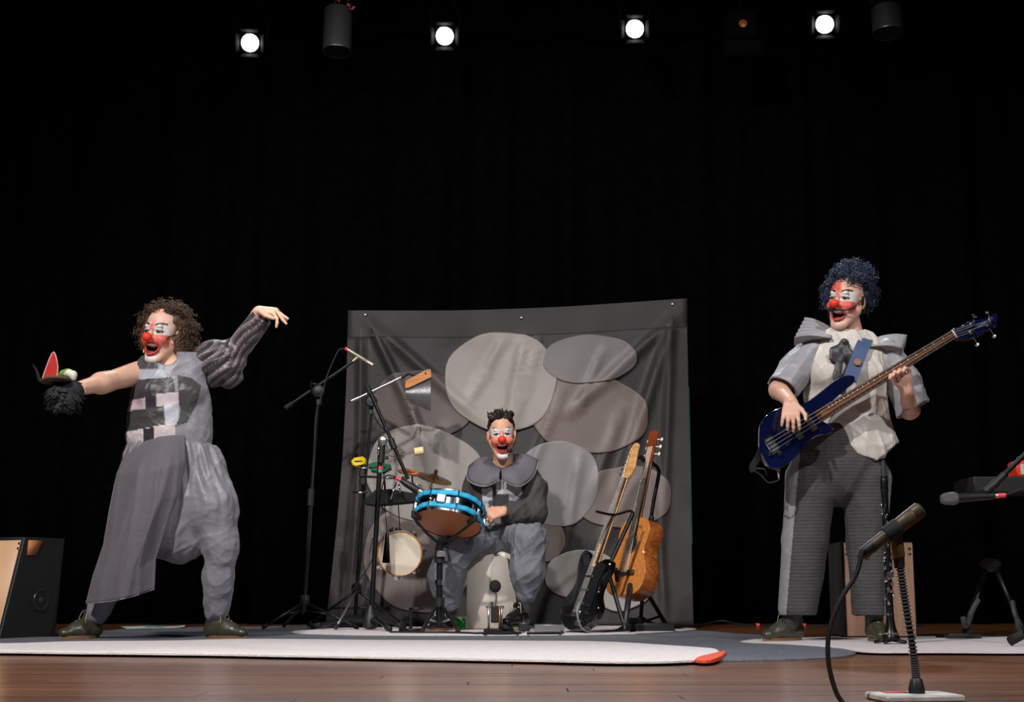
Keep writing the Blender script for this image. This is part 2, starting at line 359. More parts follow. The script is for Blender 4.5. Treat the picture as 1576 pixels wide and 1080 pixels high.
# ---- newspaper sheet ----
def newsf(u, v):
    p = floor_at(195+90*u-10*v*(1-u), 8.7+.55*v, 0); p.z = .004+.03*max(0, u-.55)**1.2*2.0*(1-.3*v)+.01*math.sin(u*5)*u; return p
nb = MB().grid(newsf, 24, 6).build('newspaper', mat('newsprint', (196, 198, 190), .9, var=.2, vscale=90), None, True, floor_at(240, 9., 0), auto=False)
nb.modifiers.new('thick', 'SOLIDIFY').thickness = .002
tag(nb, 'folded newspaper sheet lying on the floor by the grey rug', 'newspaper')
def newp(u, v):
    p = newsf(.36+.3*u, .15+.65*v); p.z += .0025; return p
MB().grid(newp, 8, 4).build('printed_photo', mat('teal_print', (90, 170, 168), .9, var=.5, vscale=30), nb, True, auto=False)
# ---- fabric backdrop ----
YB = 8.95
TL, TR, BL, BR = at(536, 478, YB), at(1057, 459, YB), at(501, 962, YB-.12), at(1067, 966, YB-.06)
BL.z = BR.z = .02
def bd(u, v, off=0.):
    """u 0..1 left to right, v 0..1 top to bottom"""
    p = (TL*(1-u)+TR*u)*(1-v)+(BL*(1-u)+BR*u)*v
    p.z -= .035*math.sin(math.pi*u)*(1-v)**2*.8
    p.x += .03*math.sin(math.pi*v)*(1-u)*1.0-.0*u
    w_ = .012*math.sin(u*9+v*4+1)+.010*math.sin(u*17-v*7)
    for (u0, v0, du, dv, a, wd) in RIDGE:
        L_ = math.hypot(du, dv); t = ((u-u0)*du+(v-v0)*dv)/L_/L_; s_ = ((u-u0)*dv-(v-v0)*du)/L_
        if -.15 < t < 1.15: w_ += 1.9*a*math.exp(-(s_/wd)**2)*max(0., min(1., (t+.15)*4))*max(0., min(1., (1.15-t)*4))
    w_ += .004*math.sin(u*43+6*math.sin(v*5))*(.4+.6*v)
    p.y -= w_*min(1, v*6+.25)+off+.05*max(0, v-.86)*4*.3
    return p
RIDGE = [(.06, .03, .22, .5, .022, .012), (.08, .05, .30, .30, .014, .016), (.97, .05, -.30, .28, .016, .016), (.96, .06, -.16, .5, .02, .018), (.95, .1, -.03, .6, .018, .014), (.04, .1, .02, .8, .02, .012),
         (.52, .1, -.06, .35, .016, .012), (.56, .12, -.10, .38, .014, .008), (.46, .1, -.10, .2, .012, .01), (.62, .3, -.12, .35, .012, .012), (.3, .42, .06, .4, .014, .014), (.2, .35, .12, .4, .013, .01), (.75, .15, -.08, .2, .01, .012), (.8, .35, -.08, .25, .012, .014), (.68, .5, -.04, .3, .014, .012), (.15, .6, -.06, .38, .016, .014), (.9, .5, .02, .45, .014, .012), (.4, .6, .1, .3, .01, .02), (.85, .55, -.1, .2, .01, .02)]
rb = thing('painted_backdrop', ((BL+BR)/2).to_tuple()[:2]+(0.,), 'dark grey cloth backdrop sewn with overlapping pale oval patches', 'backdrop')
CLOTH = mat('charcoal_cotton', (50, 47, 47), .52, var=.14, vscale=6, bump=.08, bscale=60, spec=.35)
HEM = mat('charcoal_hem', (58, 54, 53), .6, var=.12, vscale=6, bump=.08, bscale=60, spec=.3)
main = MB().grid(lambda u, v: bd(u, v), 150, 150).build('cloth', CLOTH, rb, True, auto=False)
main.modifiers.new('t', 'SOLIDIFY').thickness = .003
for nm, fn in (('hem', lambda u, v: bd(u, v*.09, .004)), ('hem', lambda u, v: bd(.905+.095*u, .09+.91*v, .004)), ('hem', lambda u, v: bd(.06*u, .09+.91*v, .004))):
    h_ = MB().grid(fn, 60, 60).build(nm, HEM, rb, True, auto=False); h_.modifiers.new('t', 'SOLIDIFY').thickness = .002
edge = MB().tube([bd(1.0, .28+.04*i, -.004) for i in range(13)], .006, 6).build('backing_edge', mat('teal_lining', (20, 110, 112), .7), rb)
def uvof(px, py):
    v = (py-(478-(px-536)*.037))/(962-(478-(px-536)*.037)); xl = 536+(501-536)*v+7*math.sin(math.pi*v); xr = 1057+10*v
    return (px-xl)/(xr-xl), v
def patch(cx, cy, rx, ry, rot, colr, layer, sq=2.0, rough=.5):
    N_ = 56; R_ = 14; mb = MB(); vs = []
    def pt(k, r):
        a = 2*math.pi*k/N_; ca, sa = math.cos(a), math.sin(a); f = (abs(ca)**sq+abs(sa)**sq)**(-1/sq); wob = 1+.02*math.sin(3*a+cx)+.012*math.sin(7*a+cy)
        x, y_ = rx*f*ca*r*wob, ry*f*sa*r*wob; cr_, sr_ = math.cos(rot), math.sin(rot)
        u, v = uvof(cx+x*cr_-y_*sr_, cy+x*sr_+y_*cr_); return bd(min(max(u, .01), .99), min(v, .985), .009+.0035*layer-(.006 if r > .985 else 0))
    for r in range(1, R_+1):
        for k in range(N_): vs.append(pt(k, [0, .1, .2, .3, .4, .5, .6, .68, .76, .83, .89, .94, .97, .985, 1.0][r]))
    vs.append(pt(0, 0)); e = len(vs)-1
    fs = [(e, k, (k+1) % N_) for k in range(N_)]+[(i*N_+k, (i+1)*N_+k, (i+1)*N_+(k+1) % N_, i*N_+(k+1) % N_) for i in range(R_-1) for k in range(N_)]
    m = mat('patch_%d_%d_%d' % colr, colr, rough, var=.07, vscale=5, bump=.08, bscale=45, spec=.45)
    o = MB().add(vs, fs).build('fabric_patch', m, rb, True, auto=False); o.modifiers.new('t', 'SOLIDIFY').thickness = .0025
    mb2 = MB().tube([pt(k, .993)+Vector((0, -.002, 0)) for k in range(N_+1)], .0022, 4).build('stitched_edge', mat('pale_thread', (150, 142, 138), .7), o)
for a in [(906, 640, 91, 62, .10, (112, 98, 92), 1), (648, 627, 77, 54, .05, (82, 71, 70), 1), (960, 770, 75, 47, -.08, (112, 99, 95), 1), (838, 836, 30, 32, 0, (106, 93, 89), 1),
          (858, 748, 63, 66, .1, (128, 123, 123), 2), (645, 861, 85, 82, .1, (116, 104, 101), 1), (655, 736, 94, 74, .25, (141, 133, 129), 3), (771, 587, 86, 80, .1, (150, 142, 136), 3), (906, 553, 72, 39, -.03, (116, 109, 109), 4),
          (893, 886, 56, 35, -.1, (146, 141, 137), 2), (962, 905, 46, 34, -.35, (146, 141, 137), 3)]:
    patch(*a[:5], a[5], a[6], 2.15)
for px, py in ((563, 481), (802, 480), (1034, 464)):
    p = bd(*uvof(px, py+3)[:2], .01); g = MB(); g.lathe(p, (0, -1, 0), [(0, .011), (.004, .012), (.006, .009), (.004, .006)], 14).build('grommet', STEEL, rb)
# ---- lighting bar and lamps ----
PIPE = mat('dark_pipe', (14, 14, 15), .6, .2)
lamps = [(385, 66, -1, 'lit white stage spotlight on the dancer\'s side of the leaf-topped cylinder downlight'), (684.5, 55.5, -.3, 'lit white stage spotlight between the leaf-topped cylinder downlight and another lit spotlight'), (977, 44.5, .5, 'lit white stage spotlight beside the unlit orange-lens fixture, with no cylinder next to it'), (1269, 37.5, 1, 'lit white stage spotlight between the unlit orange-lens fixture and the plain grey cylinder')]
YL = 9.3
ends = (at(200, 0, YL+.1), at(1560, -45, YL-.1)); ends[0].z = ends[1].z = at(684, 55, YL).z+.34
bar = MB().tube([(-6.2, ends[0].y+.1, ends[0].z+.03), (6.2, ends[1].y-.1, ends[0].z+.03)], .025, 10).build('lighting_bar', PIPE, None, loc=(0, YL, ends[0].z))
tag(bar, 'black horizontal lighting pipe carrying the stage lamps', 'pipe')
LENS = mat('lit_lens', (255, 255, 255), .3, emit=(250, 252, 255), estr=26)
LAMPB = mat('lamp_black', (5, 5, 6), .9, 0., spec=.08)
zb = ends[0].z
for px, py, sx, lab in lamps:
    c = at(px, py, YL); aim = (Vector((sx*-.10, -1, -.42))).normalized(); yb = ends[0].y+.1+(ends[1].y-ends[0].y-.2)*(c.x+6.2)/12.4
    r = thing('stage_spotlight', (c.x, yb, zb), lab, 'spotlight', 'four lit stage spotlights on the pipe')
    MB().lathe(c, -aim, [(-.012, .068), (0, .07), (.03, .072), (.04, .085), (.2, .085), (.24, .06), (.25, .0)], 24, False).build('housing', LAMPB, r)
    MB().lathe(c, aim, [(.0, .0595), (.006, .056), (.011, .04), (.013, .0)], 24, False).build('lens', LENS, r)
    rim = MB(); w_, u_ = ortho(aim); rim.tube([c+aim*.012+(w_*math.cos(a)+u_*math.sin(a))*.064 for a in [2*math.pi*k/24 for k in range(25)]], .004, 6); rim.build('lens_ring', STEEL, r)
    side = aim.cross(Vector((0, 0, 1))).normalized(); upv = side.cross(aim)
    for s_, dv in ((1, side), (-1, side), (1, upv), (-1, upv)):
        d = dv*s_; o_ = (side if dv is upv else upv); a0 = c+d*.066+aim*.012; tip = a0+aim*.05+d*.03
        MB().prism([a0-o_*.05, a0+o_*.05, tip+o_*.065, tip-o_*.065], d*.002).build('barn_door', LAMPB, r)
    y_ = MB(); pv = c-aim*.11
    y_.tube([pv+side*.085, pv+side*.1, pv+side*.1+Vector((0, 0, .16)), Vector((c.x, yb, zb-.06))+side*.04, Vector((c.x, yb, zb-.06))-side*.04, pv-side*.1+Vector((0, 0, .16)), pv-side*.1, pv-side*.085], .008, 6).build('yoke', LAMPB, r)
    sl_ = spot('spotlight_beam', c+aim*.09, c+aim*3, 210, 62, .8, .05, (.93, .96, 1)); sl_.parent = r; sl_.location = c+aim*.09-r.location
    MB().box((c.x, yb, zb-.031), (.05, .06, .06), None, .006).build('clamp', LAMPB, r)
GREYCAN = mat('grey_can', (64, 62, 64), .6, 0.)
for px, top, bot, ww, lab in ((520.5, 16, 90, 46, 'grey cylinder downlight topped with a bunch of reddish leaves'), (1362, -20, 62, 50, 'dim grey cylinder downlight with nothing hanging above it')):
    Yc = 9.56; a, b = at(px, top, Yc), at(px, bot-8, Yc); R_ = ww/2*Yc/F
    r = thing('cylinder_downlight', (a.x, Yc, a.z), lab, 'lamp'); h = a.z-b.z
    MB().lathe(a, (0, -.1, -1), [(0, R_*.96), (.01, R_), (h, R_), (h, R_*.9), (h*.7, R_*.86)], 24, False).add([], []).build('can', GREYCAN, r)
    MB().lathe(a, (0, -.1, -1), [(-.002, 0.001), (0, R_*.96)], 24, False).build('lid', GREYCAN, r)
    MB().tube([a+Vector((0, -.1, -1)).normalized()*h+Vector((math.cos(t)*R_, math.sin(t)*R_, -math.sin(t)*R_*.1)) for t in [2*math.pi*k/24 for k in range(25)]], .004, 5).build('rim', STEEL, r)
    MB().tube([a, (a.x, Yc+.08, zb+.3)], .01, 6).build('hanger', PIPE, r)
    if px < 600:
        lf = MB(); rr = random.Random(3)
        for i in range(46):
            p = a+Vector((rr.uniform(-.09, .11), rr.uniform(-.1, .06), rr.uniform(-.03, .14))); d = Vector((rr.gauss(0, 1), rr.gauss(0, 1), rr.gauss(0, 1))).normalized(); q, w2 = ortho(d); l_ = rr.uniform(.025, .05)
            lf.add([p, p+d*l_*.5+q*l_*.3+w2*.004, p+d*l_, p+d*l_*.5-q*l_*.3+w2*.004, p+d*l_*.5+w2*.009], [(0, 1, 4), (1, 2, 4), (2, 3, 4), (3, 0, 4)])
        lo_ = lf.build('leaf_bunch', mat('reddish_leaves', (210, 100, 84), .8, var=.4), r, False, auto=False); lo_['kind'] = 'stuff'; lo_['label'] = 'bunch of reddish leaves'
c = at(1140, 45, 9.45); r = thing('unlit_fixture', (c.x, c.y, zb), 'unlit dark stage fixture with a faint orange lens', 'stage light')
MB().box(c, (.2, .2, .2), None, .02).build('housing', LAMPB, r); MB().box((c.x, c.y-.02, c.z-.17), (.26, .16, .12), None, .02).build('head', LAMPB, r)
MB().lathe(c+Vector((0, -.102, .0)), (0, -1, 0), [(0, .03), (.006, .028), (.01, 0)], 16, False).build('lens', mat('orange_gel', (170, 70, 20), .3), r)
MB().tube([c+Vector((0, 0, .1)), (c.x, c.y, zb+.02)], .014, 6).build('hanger', LAMPB, r)
# ================= people =================
SKINM = mat('skin_and_paint', (0, 0, 0), .48, vc=True, var=.04, vscale=40, spec=.4, bump=.05, bscale=250)
SATIN = mat('satin_cloth', (0, 0, 0), .42, vc=True, var=.06, vscale=20, bump=.2, bscale=70, spec=.5, sheen=.2)
MATTE = mat('cotton_cloth', (0, 0, 0), .8, vc=True, var=.1, vscale=30, bump=.3, bscale=120, spec=.25)
NOSE = mat('red_foam_nose', (232, 52, 28), .6, var=.08); SHOE = mat('olive_leather', (60, 59, 46), .34, var=.15, vscale=30, spec=.6); SOLE = mat('tan_sole', (120, 84, 56), .7); LACE = mat('lace', (176, 170, 150), .8)
WHITE_ = np.array(lin((225, 220, 220))); RED_ = np.array(lin((214, 76, 62))); BLK_ = np.array(lin((24, 18, 18)))
def rotm(yaw, pitch, roll): return Matrix.Rotation(math.radians(-yaw), 3, 'Z') @ Matrix.Rotation(math.radians(-pitch), 3, 'X') @ Matrix.Rotation(math.radians(roll), 3, 'Y')
class Head:
    def __init__(s, c, yaw, pitch, roll, sc, jaw=.014, mw=.026, mh=.022):
        s.c = Vector(c); s.R = rotm(yaw, pitch, roll); s.s = sc; s.j = jaw; s.mw, s.mh = mw, mh; s.mz = -.066-jaw*.5
    def w(s, x, y, z): return s.c+s.R @ (Vector((x, y, z))*s.s)
    def local(s, V): return ((V-np.array(s.c)) @ np.array(s.R))/s.s
    def build(s, f):
        k = s.s; e = lambda c, r, kk=.012, sub=False: f.ell(s.w(*c), np.array(r)*k, np.array(s.R), kk, sub)
        cp = lambda a, b, r0, r1, kk=.01: f.cap(s.w(*a), s.w(*b), r0*k, r1*k, kk)
        j = s.j
        e((0, .018, .036), (.075, .093, .088)); e((0, -.028, -.035), (.060, .062, .078), .02)
        for x in (-1, 1):
            cp((x*.055, .005, -.045), (x*.022, -.058, -.098-j), .02, .018, .02); e((x*.037, -.062, -.032), (.026, .024, .024), .015)
        e((0, -.068, -.103-j), (.024, .02, .019), .016)
        cp((-.031, -.074, .028), (.031, -.074, .028), .012, .012, .012)
        for x in (-1, 1):
            e((x*.031, -.100, .005), (.018, .018, .012), .008, True); e((x*.031, -.071, .004), (.0130, .0125, .0105), .002)
            cp((x*.019, -.081, .0135), (x*.045, -.073, .0125), .0036, .003, .004); cp((x*.020, -.081, -.0055), (x*.044, -.074, -.0045), .0032, .003, .004)
            e((x*.078, .012, -.008), (.010, .019, .031), .004); e((x*.087, .006, -.006), (.006, .010, .019), .004, True)
        cp((0, -.088, .012), (0, -.106, -.028), .009, .012, .012); e((0, -.098, -.034), (.019, .014, .011), .008)
        n = 14
        for i in range(n):
            a, b = 2*math.pi*i/n, 2*math.pi*(i+1)/n; P = lambda t: (math.cos(t)*(s.mw+.003), -.084+.020*math.cos(t)**2-.006*(math.sin(t) < 0), s.mz+math.sin(t)*(s.mh+.003)+.38*s.mh*math.cos(t)**2)
            cp(P(a), P(b), .0045, .0045, .004)
        e((0, -.095, s.mz), (s.mw*.84, .04, s.mh), .003, True)
        for x in (-1, 1): e((x*s.mw*.6, -.085, s.mz+s.mh*.3), (s.mw*.42, .036, s.mh*.6), .003, True)
        e((0, -.058, s.mz-s.mh*.75), (.019, .028, .010), .004)
        e((0, -.066, s.mz+s.mh*.82), (s.mw*.8, .024, .007), .003)
    def color(s, V, skin, style):
        p = s.local(V); x, y, z = p[:, 0], p[:, 1], p[:, 2]; ax = abs(x); C = np.tile(np.array(lin(skin)), (len(V), 1))
        def mix(mask, c, a):
            w_ = np.clip(mask, 0, 1)[:, None]*a; C[:] = C*(1-w_)+np.array(c)*w_
        sm = lambda v, a, b: np.clip((v-a)/(b-a), 0, 1)
        fr = sm(-y, .015, .035)*(abs(z) < .16)*(ax < .12)
        mix(fr*sm(z, -.075, -.045)*(1-sm(z, -.014, -.006))*sm(ax, .004, .016)*(1-sm(ax, .074, .082)), RED_, style.get('cheek', .85))
        mix(fr*sm(z, -.012, -.006)*(1-sm(z, .034, .042))*sm(ax, .008, .014)*(1-sm(ax, .066, .074)), WHITE_, .9)
        mix(fr*sm(z, -.0, .006)*(1-sm(z, .05, .07))*(1-sm(ax, .007, .013)), RED_, style.get('streak', .7))
        if style.get('fore'): mix(fr*sm(z, .034, .042)*(1-sm(z, .082, .09))*(1-sm(x, .0, .014)), RED_, .8)
        if style.get('fore_light'): mix(fr*sm(z, .036, .042)*(1-sm(z, .08, .09)), np.array(lin((235, 190, 185))), .5)
        zm = z-.38*s.mh*np.clip(ax/s.mw, 0, 1.2)**2; m_ = np.sqrt((x/s.mw)**2+((zm-s.mz)/s.mh)**2); near = fr*(y < -.03)
        mix(near*(m_ < 1.7)*(z > s.mz)*(1-sm(z, -.05, -.044)), WHITE_, style.get('upper', .0))
        mix(near*(z < s.mz-s.mh*1.15)*(ax < .028)*(y < -.05), WHITE_, style.get('chin', .9))
        mix(near*(m_ < 1.36)*(m_ > .96), np.array(lin((190, 52, 58))), .95)
        mix(near*(m_ <= .98), np.array(lin((40, 8, 10))), 1)
        mix(near*(m_ <= .95)*(zm > s.mz+s.mh*.40), np.array(lin((236, 228, 218))), 1)
        mix(near*(m_ <= .95)*(zm < s.mz-s.mh*.38), np.array(lin((176, 66, 70))), 1)
        br = .031+.010*np.sin(np.clip((ax-.012)/.04, 0, 1)*2.2)
        mix(fr*(abs(z-br) < .0042)*(ax > .012)*(ax < .054), BLK_, style.get('brow', 1))
        mix(fr*((((ax-.031)/.0165)**2+((z-.004)/.0085)**2) < 1), BLK_, .75); mix(fr*((((ax-.031)/.0135)**2+((z-.004)/.006)**2) < 1), np.array(lin((86, 64, 56))), .8); mix(fr*((((ax-.031)/.0065)**2+((z-.004)/.0065)**2) < 1), BLK_, 1)
        C[(V[:, 2] < .36)] = lin((58, 58, 62))   # socks
        return C
    def nose(s, parent, r=.019):
        MB().ell(s.w(0, -.122, -.027), (r*1.12*s.s, r*s.s, r*s.s), s.R, 20, 14).build('clown_nose', NOSE, parent, True)
def hand(f, W, d, n, side, curls, spread=.10, sc=1., thumb=(.6, .5), palm=.082):
    """W wrist, d towards fingers, n back of hand, side = thumb side unit vector; curls = 4 tuples of joint bends (radians)"""
    W = Vector(W); d = Vector(d).normalized(); n = Vector(n); n = (n-d*n.dot(d)).normalized(); s_ = Vector(side); s_ = (s_-d*s_.dot(d)-n*s_.dot(n)).normalized()
    L = (.074, .082, .075, .058)
    for i in range(4):
        o = (.031-.0205*i)*sc; kn = W+d*(palm-abs(i-1.2)*.005)*sc+s_*o; f.cap(W+s_*o*.55+d*.005, kn, .0135*sc, .0105*sc, .008)
        dirv = (d+s_*spread*(1.2-i)*.9).normalized(); p = kn; ang = 0
        for j, fr in enumerate((.44, .31, .25)):
            ang += curls[i][j]; dd = dirv*math.cos(ang)-n*math.sin(ang); q = p+dd*L[i]*fr*sc; f.cap(p, q, (.0092-.0008*j)*sc, (.0086-.0010*j)*sc, .003); p = q
    f.cap(W+d*.02*sc, W+d*palm*.8*sc, .026*sc, .03*sc, .012, w=s_, q=.45)
    t0 = W+d*.022*sc+s_*.02*sc; t1 = t0+(d*.65+s_*.75-n*thumb[0]*.5).normalized()*.038*sc; t2 = t1+(d*.9+s_*(.45-thumb[1])-n*thumb[0]).normalized()*.032*sc; t3 = t2+(d*1-s_*thumb[1]*.5-n*thumb[0]).normalized()*.026*sc
    f.cap(t0, t1, .015*sc, .0115*sc, .01); f.cap(t1, t2, .0112*sc, .0098*sc, .003); f.cap(t2, t3, .0098*sc, .0075*sc, .003)
def curls_hair(name, parent, m, c, rad, R, n, length, r, seed, keep, coil=.011, droop=.0):
    rr = random.Random(seed); mb = MB()
    while n > 0:
        v = Vector((rr.gauss(0, 1), rr.gauss(0, 1), rr.gauss(0, 1))).normalized()
        if not keep(v): continue
        n -= 1; p0 = Vector(c)+R @ Vector((v.x*rad[0], v.y*rad[1], v.z*rad[2])); d = (R @ v+Vector((rr.gauss(0, .35), rr.gauss(0, .35), rr.gauss(0, .35)))).normalized(); w_, u_ = ortho(d); ph = rr.random()*6; l_ = length*rr.uniform(.5, 1.15); t_ = rr.uniform(1.6, 3.2)
        pts = [p0+d*l_*t+Vector((0, 0, -droop*t*t))+(w_*math.cos(ph+t*t_*6.28)+u_*math.sin(ph+t*t_*6.28))*coil*rr.uniform(.8, 1.2)*min(1, t*3+.2) for t in [k/13 for k in range(14)]]
        mb.tube(pts, [r*(1-.5*k/13) for k in range(14)], 4, False)
    return mb.build(name, m, parent, True, auto=False)
def shoe(parent, heel, toe, h=.075, hw=.036, m=None, laces=True, ankle=None, shaft=.0, sole=SOLE):
    m = m or SHOE; heel, toe = Vector(heel), Vector(toe); d = toe-heel; d.z = 0; L_ = d.length; d.normalize(); s_ = d.cross(Vector((0, 0, 1))); z0 = heel.z; f = Field()
    P = lambda a, b, c: heel+d*a*L_+s_*b+Vector((0, 0, c))
    f.cap(P(.08, 0, .035), P(.45, 0, .036), hw*.92, hw*.98, .02, w=s_, q=1.0); f.cap(P(.45, 0, .034), P(.86, 0, .026), hw*.98, hw*.74, .02, w=s_, q=.8)
    f.cap(P(.1, 0, .05), P(.16, 0, h+shaft), hw*.95, hw*1.0, .02); f.cap(P(.2, 0, h*.85), P(.62, 0, .045), hw*.8, hw*.7, .02)
    f.cap(P(.13, 0, h), P(.15, 0, h+shaft+.08), hw*.78, hw*.8, .002, sub=True); f.plane(P(.1, 0, h+shaft+.012), (0, 0, 1), .003); f.plane(P(0, 0, .008), (0, 0, -1), .003)
    V, Q = f.mesh(.005); o = np_mesh('shoe', V, Q, m, parent, folds=lambda V: .0012*noise3(V, 130, 4))
    out = []
    for i in range(20):
        a = 2*math.pi*i/20; c, s2 = math.cos(a), math.sin(a); wd = hw*(1.02 if c < 0 else 1.06)*(1-.18*max(0, c)); out.append(P(.46+.53*c, wd*s2*(1-.15*c*c), 0.0))
    MB().prism(out, (0, 0, .013)).build('sole', sole, o)
    if laces:
        lb = MB()
        for i in range(4):
            a = .28+.09*i; tt = max(0, (a+.03-.2)/.42); hz = h*.85+(.045-h*.85)*tt+hw*(.8-.1*tt)
            lb.tube([P(a, -hw*.55, hz-.012), P(a+.03, 0, hz+.003), P(a+.06, hw*.55, hz-.014)], .0032, 5); lb.tube([P(a+.05, -hw*.55, hz-.016), P(a+.03, 0, hz+.003), P(a, hw*.55, hz-.012)], .0032, 5)
        for s3 in (-1, 1): lb.tube(smooth_curve([P(.3, 0, h*.93+.018), P(.34, s3*.02, h+.035), P(.42, s3*.035, h*.9), P(.36, s3*.03, h*.7)], 5), .0018, 4)
        lb.build('laces', LACE, o)
    return o
# ---------------- dancer (left) ----------------
def dancer():
    Y0 = 6.8; J = lambda x, y, d=0.: at(x, y, Y0+d)
    base = floor_at(240, Y0, ZG); P = thing('person', base, 'person in grey patchwork top and draped trousers, arms flung wide, one in a striped sleeve', 'person')
    H = Head(J(249, 514, -.03), 17, -3, 5, 1.06, .02, .031, .023); f = Field(); H.build(f)
    f.cap(J(264, 566, .01), H.w(0, .02, -.06), .056, .05, .03)
    f.cap(J(262, 600), J(262, 650), .11, .11, .04, w=(1, 0, 0), q=.6); f.cap(J(222, 574), J(300, 572), .046, .046, .04); f.cap(J(262, 650), J(262, 705), .12, .13, .05, w=(1, 0, 0), q=.7)
    S, E, W = J(213, 574), J(166, 587, -.21), J(124, 597, -.40)
    f.cap(S, E, .058, .045, .03); f.cap(E, W, .046, .033, .02); f.ell(E.lerp(W, .25), (.05, .05, .048), None, .03)
    hand(f, W, (W-E), (0, -.3, 1), (.2, -1, .3), [(.5, .5, .4)]*4, sc=.98)
    S2, E2, W2 = J(302, 562), J(350, 570, .10), J(394, 486, .02); f.cap(S2, E2, .05, .042, .03); f.cap(E2, W2, .042, .027, .02)
    # raised drooping hand
    kn = [J(425, 477, -.005), J(426.5, 478.5, .012), J(425.5, 480, .03), J(421, 482.5, -.022)]; Wc = J(397, 480, .01)
    f.cap(W2, Wc, .027, .026, .015)
    for q in kn: f.cap(Wc.lerp(q, .1), q, .022, .011, .012)
    f.cap(J(402, 477), J(418, 478), .028, .026, .012, w=(0, 1, .3), q=.55)
    for pts in ([(421, 482.5, -.022), (426, 490, -.03), (426.5, 497, -.03), (425.3, 503, -.028)], [(425, 477, -.005), (431, 486, -.01), (436, 493, -.01), (440.5, 498, -.008)], [(426.5, 478.5, .012), (435, 486, .014), (439.5, 488.5, .016), (443, 490.5, .018)], [(425.5, 480, .03), (433, 484, .036), (438, 488, .04), (441, 492, .04)]):
        q = [J(*a) for a in pts]; f.chain(q, [.0095, .0088, .0082, .0066], .003)
    f.chain([J(402, 480, -.02), J(409, 485, -.04), J(416, 488, -.045), J(421, 490, -.045)], [.014, .012, .010, .008], .006)
    for (hx, kx, ax_) in (((238, 715, 0), (195, 830, -.05), (150, 950, 0)), ((296, 715, 0), (342, 838, -.05), (336, 950, 0))):
        f.chain([J(*hx), J(*kx), J(*ax_)], [.07, .042, .032], .03)
    V, Q = f.mesh(.0037); np_mesh('body', V, Q, SKINM, P, lambda V: H.color(V, (226, 178, 152), {'cheek': .8, 'fore_light': 1}))
    H.nose(P, .021)
    # hair
    HM = mat('brown_curls', (84, 62, 46), .55, var=.35, vscale=60); g = Field()
    e = lambda c, r: g.ell(H.w(*c), np.array(r)*1.06, np.array(H.R), .03)
    e((0, .05, .055), (.10, .09, .09)); e((0, .05, -.02), (.118, .07, .09)); e((.075, .06, -.05), (.05, .05, .07)); e((-.085, .03, -.01), (.04, .05, .085))
    g.ell(H.w(0, -.075, -.03), np.array((.064, .085, .092))*1.06, np.array(H.R), .01, True)
    V, Q = g.mesh(.007); hc = np_mesh('hair', V, Q, HM, P, None, lambda V: .006*noise3(V, 110, 2))
    curls_hair('curls', hc, HM, H.w(0, .035, .03), (.112, .098, .104), H.R, 620, .062, .0026, 11, lambda v: not (v.y < -.2 and v.z < .66 and abs(v.x) < .86) and v.z > -.75 and v.y > -.7, .011, .012)
    curls_hair('curls', hc, HM, H.w(.04, .06, -.05), (.10, .06, .08), H.R, 160, .05, .0026, 12, lambda v: v.y > -.1, .011, .02)
    # headset wire, ear ring
    MB().tube(smooth_curve([H.w(.082, -.005, .0), H.w(.074, -.04, -.012), H.w(.068, -.06, -.02)], 5), .0035, 6).build('headset', DARK, P)
    MB().tube(smooth_curve([H.w(-.078, 0, -.035), H.w(-.085, 0, -.06), H.w(-.082, -.005, -.09)], 5), .0022, 6).build('earring', CHROME, P)
    # top
    t = Field()
    t.cap(J(262, 592, .0), J(261, 640), .176, .186, .05, w=(1, 0, 0), q=.66); t.cap(J(261, 640), J(261, 668), .186, .202, .05, w=(1, 0, 0), q=.68); t.cap(J(226, 566, .0), J(298, 562, .0), .05, .05, .05, w=(0, 0, 1), q=1.3)
    t.ell(J(238, 603, -.085), (.07, .06, .06), None, .05); t.ell(J(285, 603, -.085), (.07, .06, .06), None, .05)
    t.cap(J(264, 560, .02), H.w(0, .02, -.09), .058, .06, .012, sub=True); t.cap(J(258, 548, -.07), J(262, 530, -.1), .05, .06, .02, sub=True)
    t.cap(J(207, 574, -.01), J(150, 580, -.2), .063, .06, .008, sub=True)
    t.plane(J(196, 681, -.2), (-.14, 0, -1), .006)
    PAT = [([(196, 545), (243, 547), (243, 567), (196, 569)], (72, 68, 76)), ([(190, 568), (252, 569), (259, 579), (250, 585), (190, 586)], (166, 170, 182)), ([(190, 586), (238, 582), (238, 618), (190, 622)], (54, 48, 58)), ([(237, 582), (266, 580), (270, 603), (239, 606)], (64, 64, 64)),
           ([(190, 618), (225, 611), (225, 634), (190, 640)], (192, 172, 180)), ([(224, 590), (241, 590), (241, 629), (224, 631)], (50, 44, 54)), ([(241, 606), (275, 603), (275, 624), (241, 625)], (208, 194, 198)), ([(190, 634), (252, 624), (254, 654), (190, 668)], (64, 64, 62)), ([(253, 624), (276, 622), (275, 654), (254, 655)], (180, 183, 194)),
           ([(180, 667), (269, 650), (269, 690), (180, 700)], (210, 196, 198)), ([(221, 660), (237, 657), (237, 690), (221, 690)], (48, 42, 50)), ([(273, 577), (296, 582), (310, 594), (303, 622), (288, 650), (270, 656), (277, 640)], (72, 72, 72))]
    def tc(V):
        px, py = proj(V); C = np.tile(np.array(lin((138, 136, 144))), (len(V), 1))
        for po, c in PAT:
            k = poly_in(px, py, po) & (V[:, 1] < Y0+.03); C[k] = lin(c)
            if c[0] in (64, 72) and c[2] < 75: C[k & ((px*.97+py*.25) % 4 < 1.2)] *= .6
        return C
    V, Q = t.mesh(.0055); np_mesh('top', V, Q, SATIN, P, tc, lambda V: .009*crease(V, 26, 5, (1, 1, .7))+.005*crease(V, 48, 6)+.002*noise3(V, 90, 6))
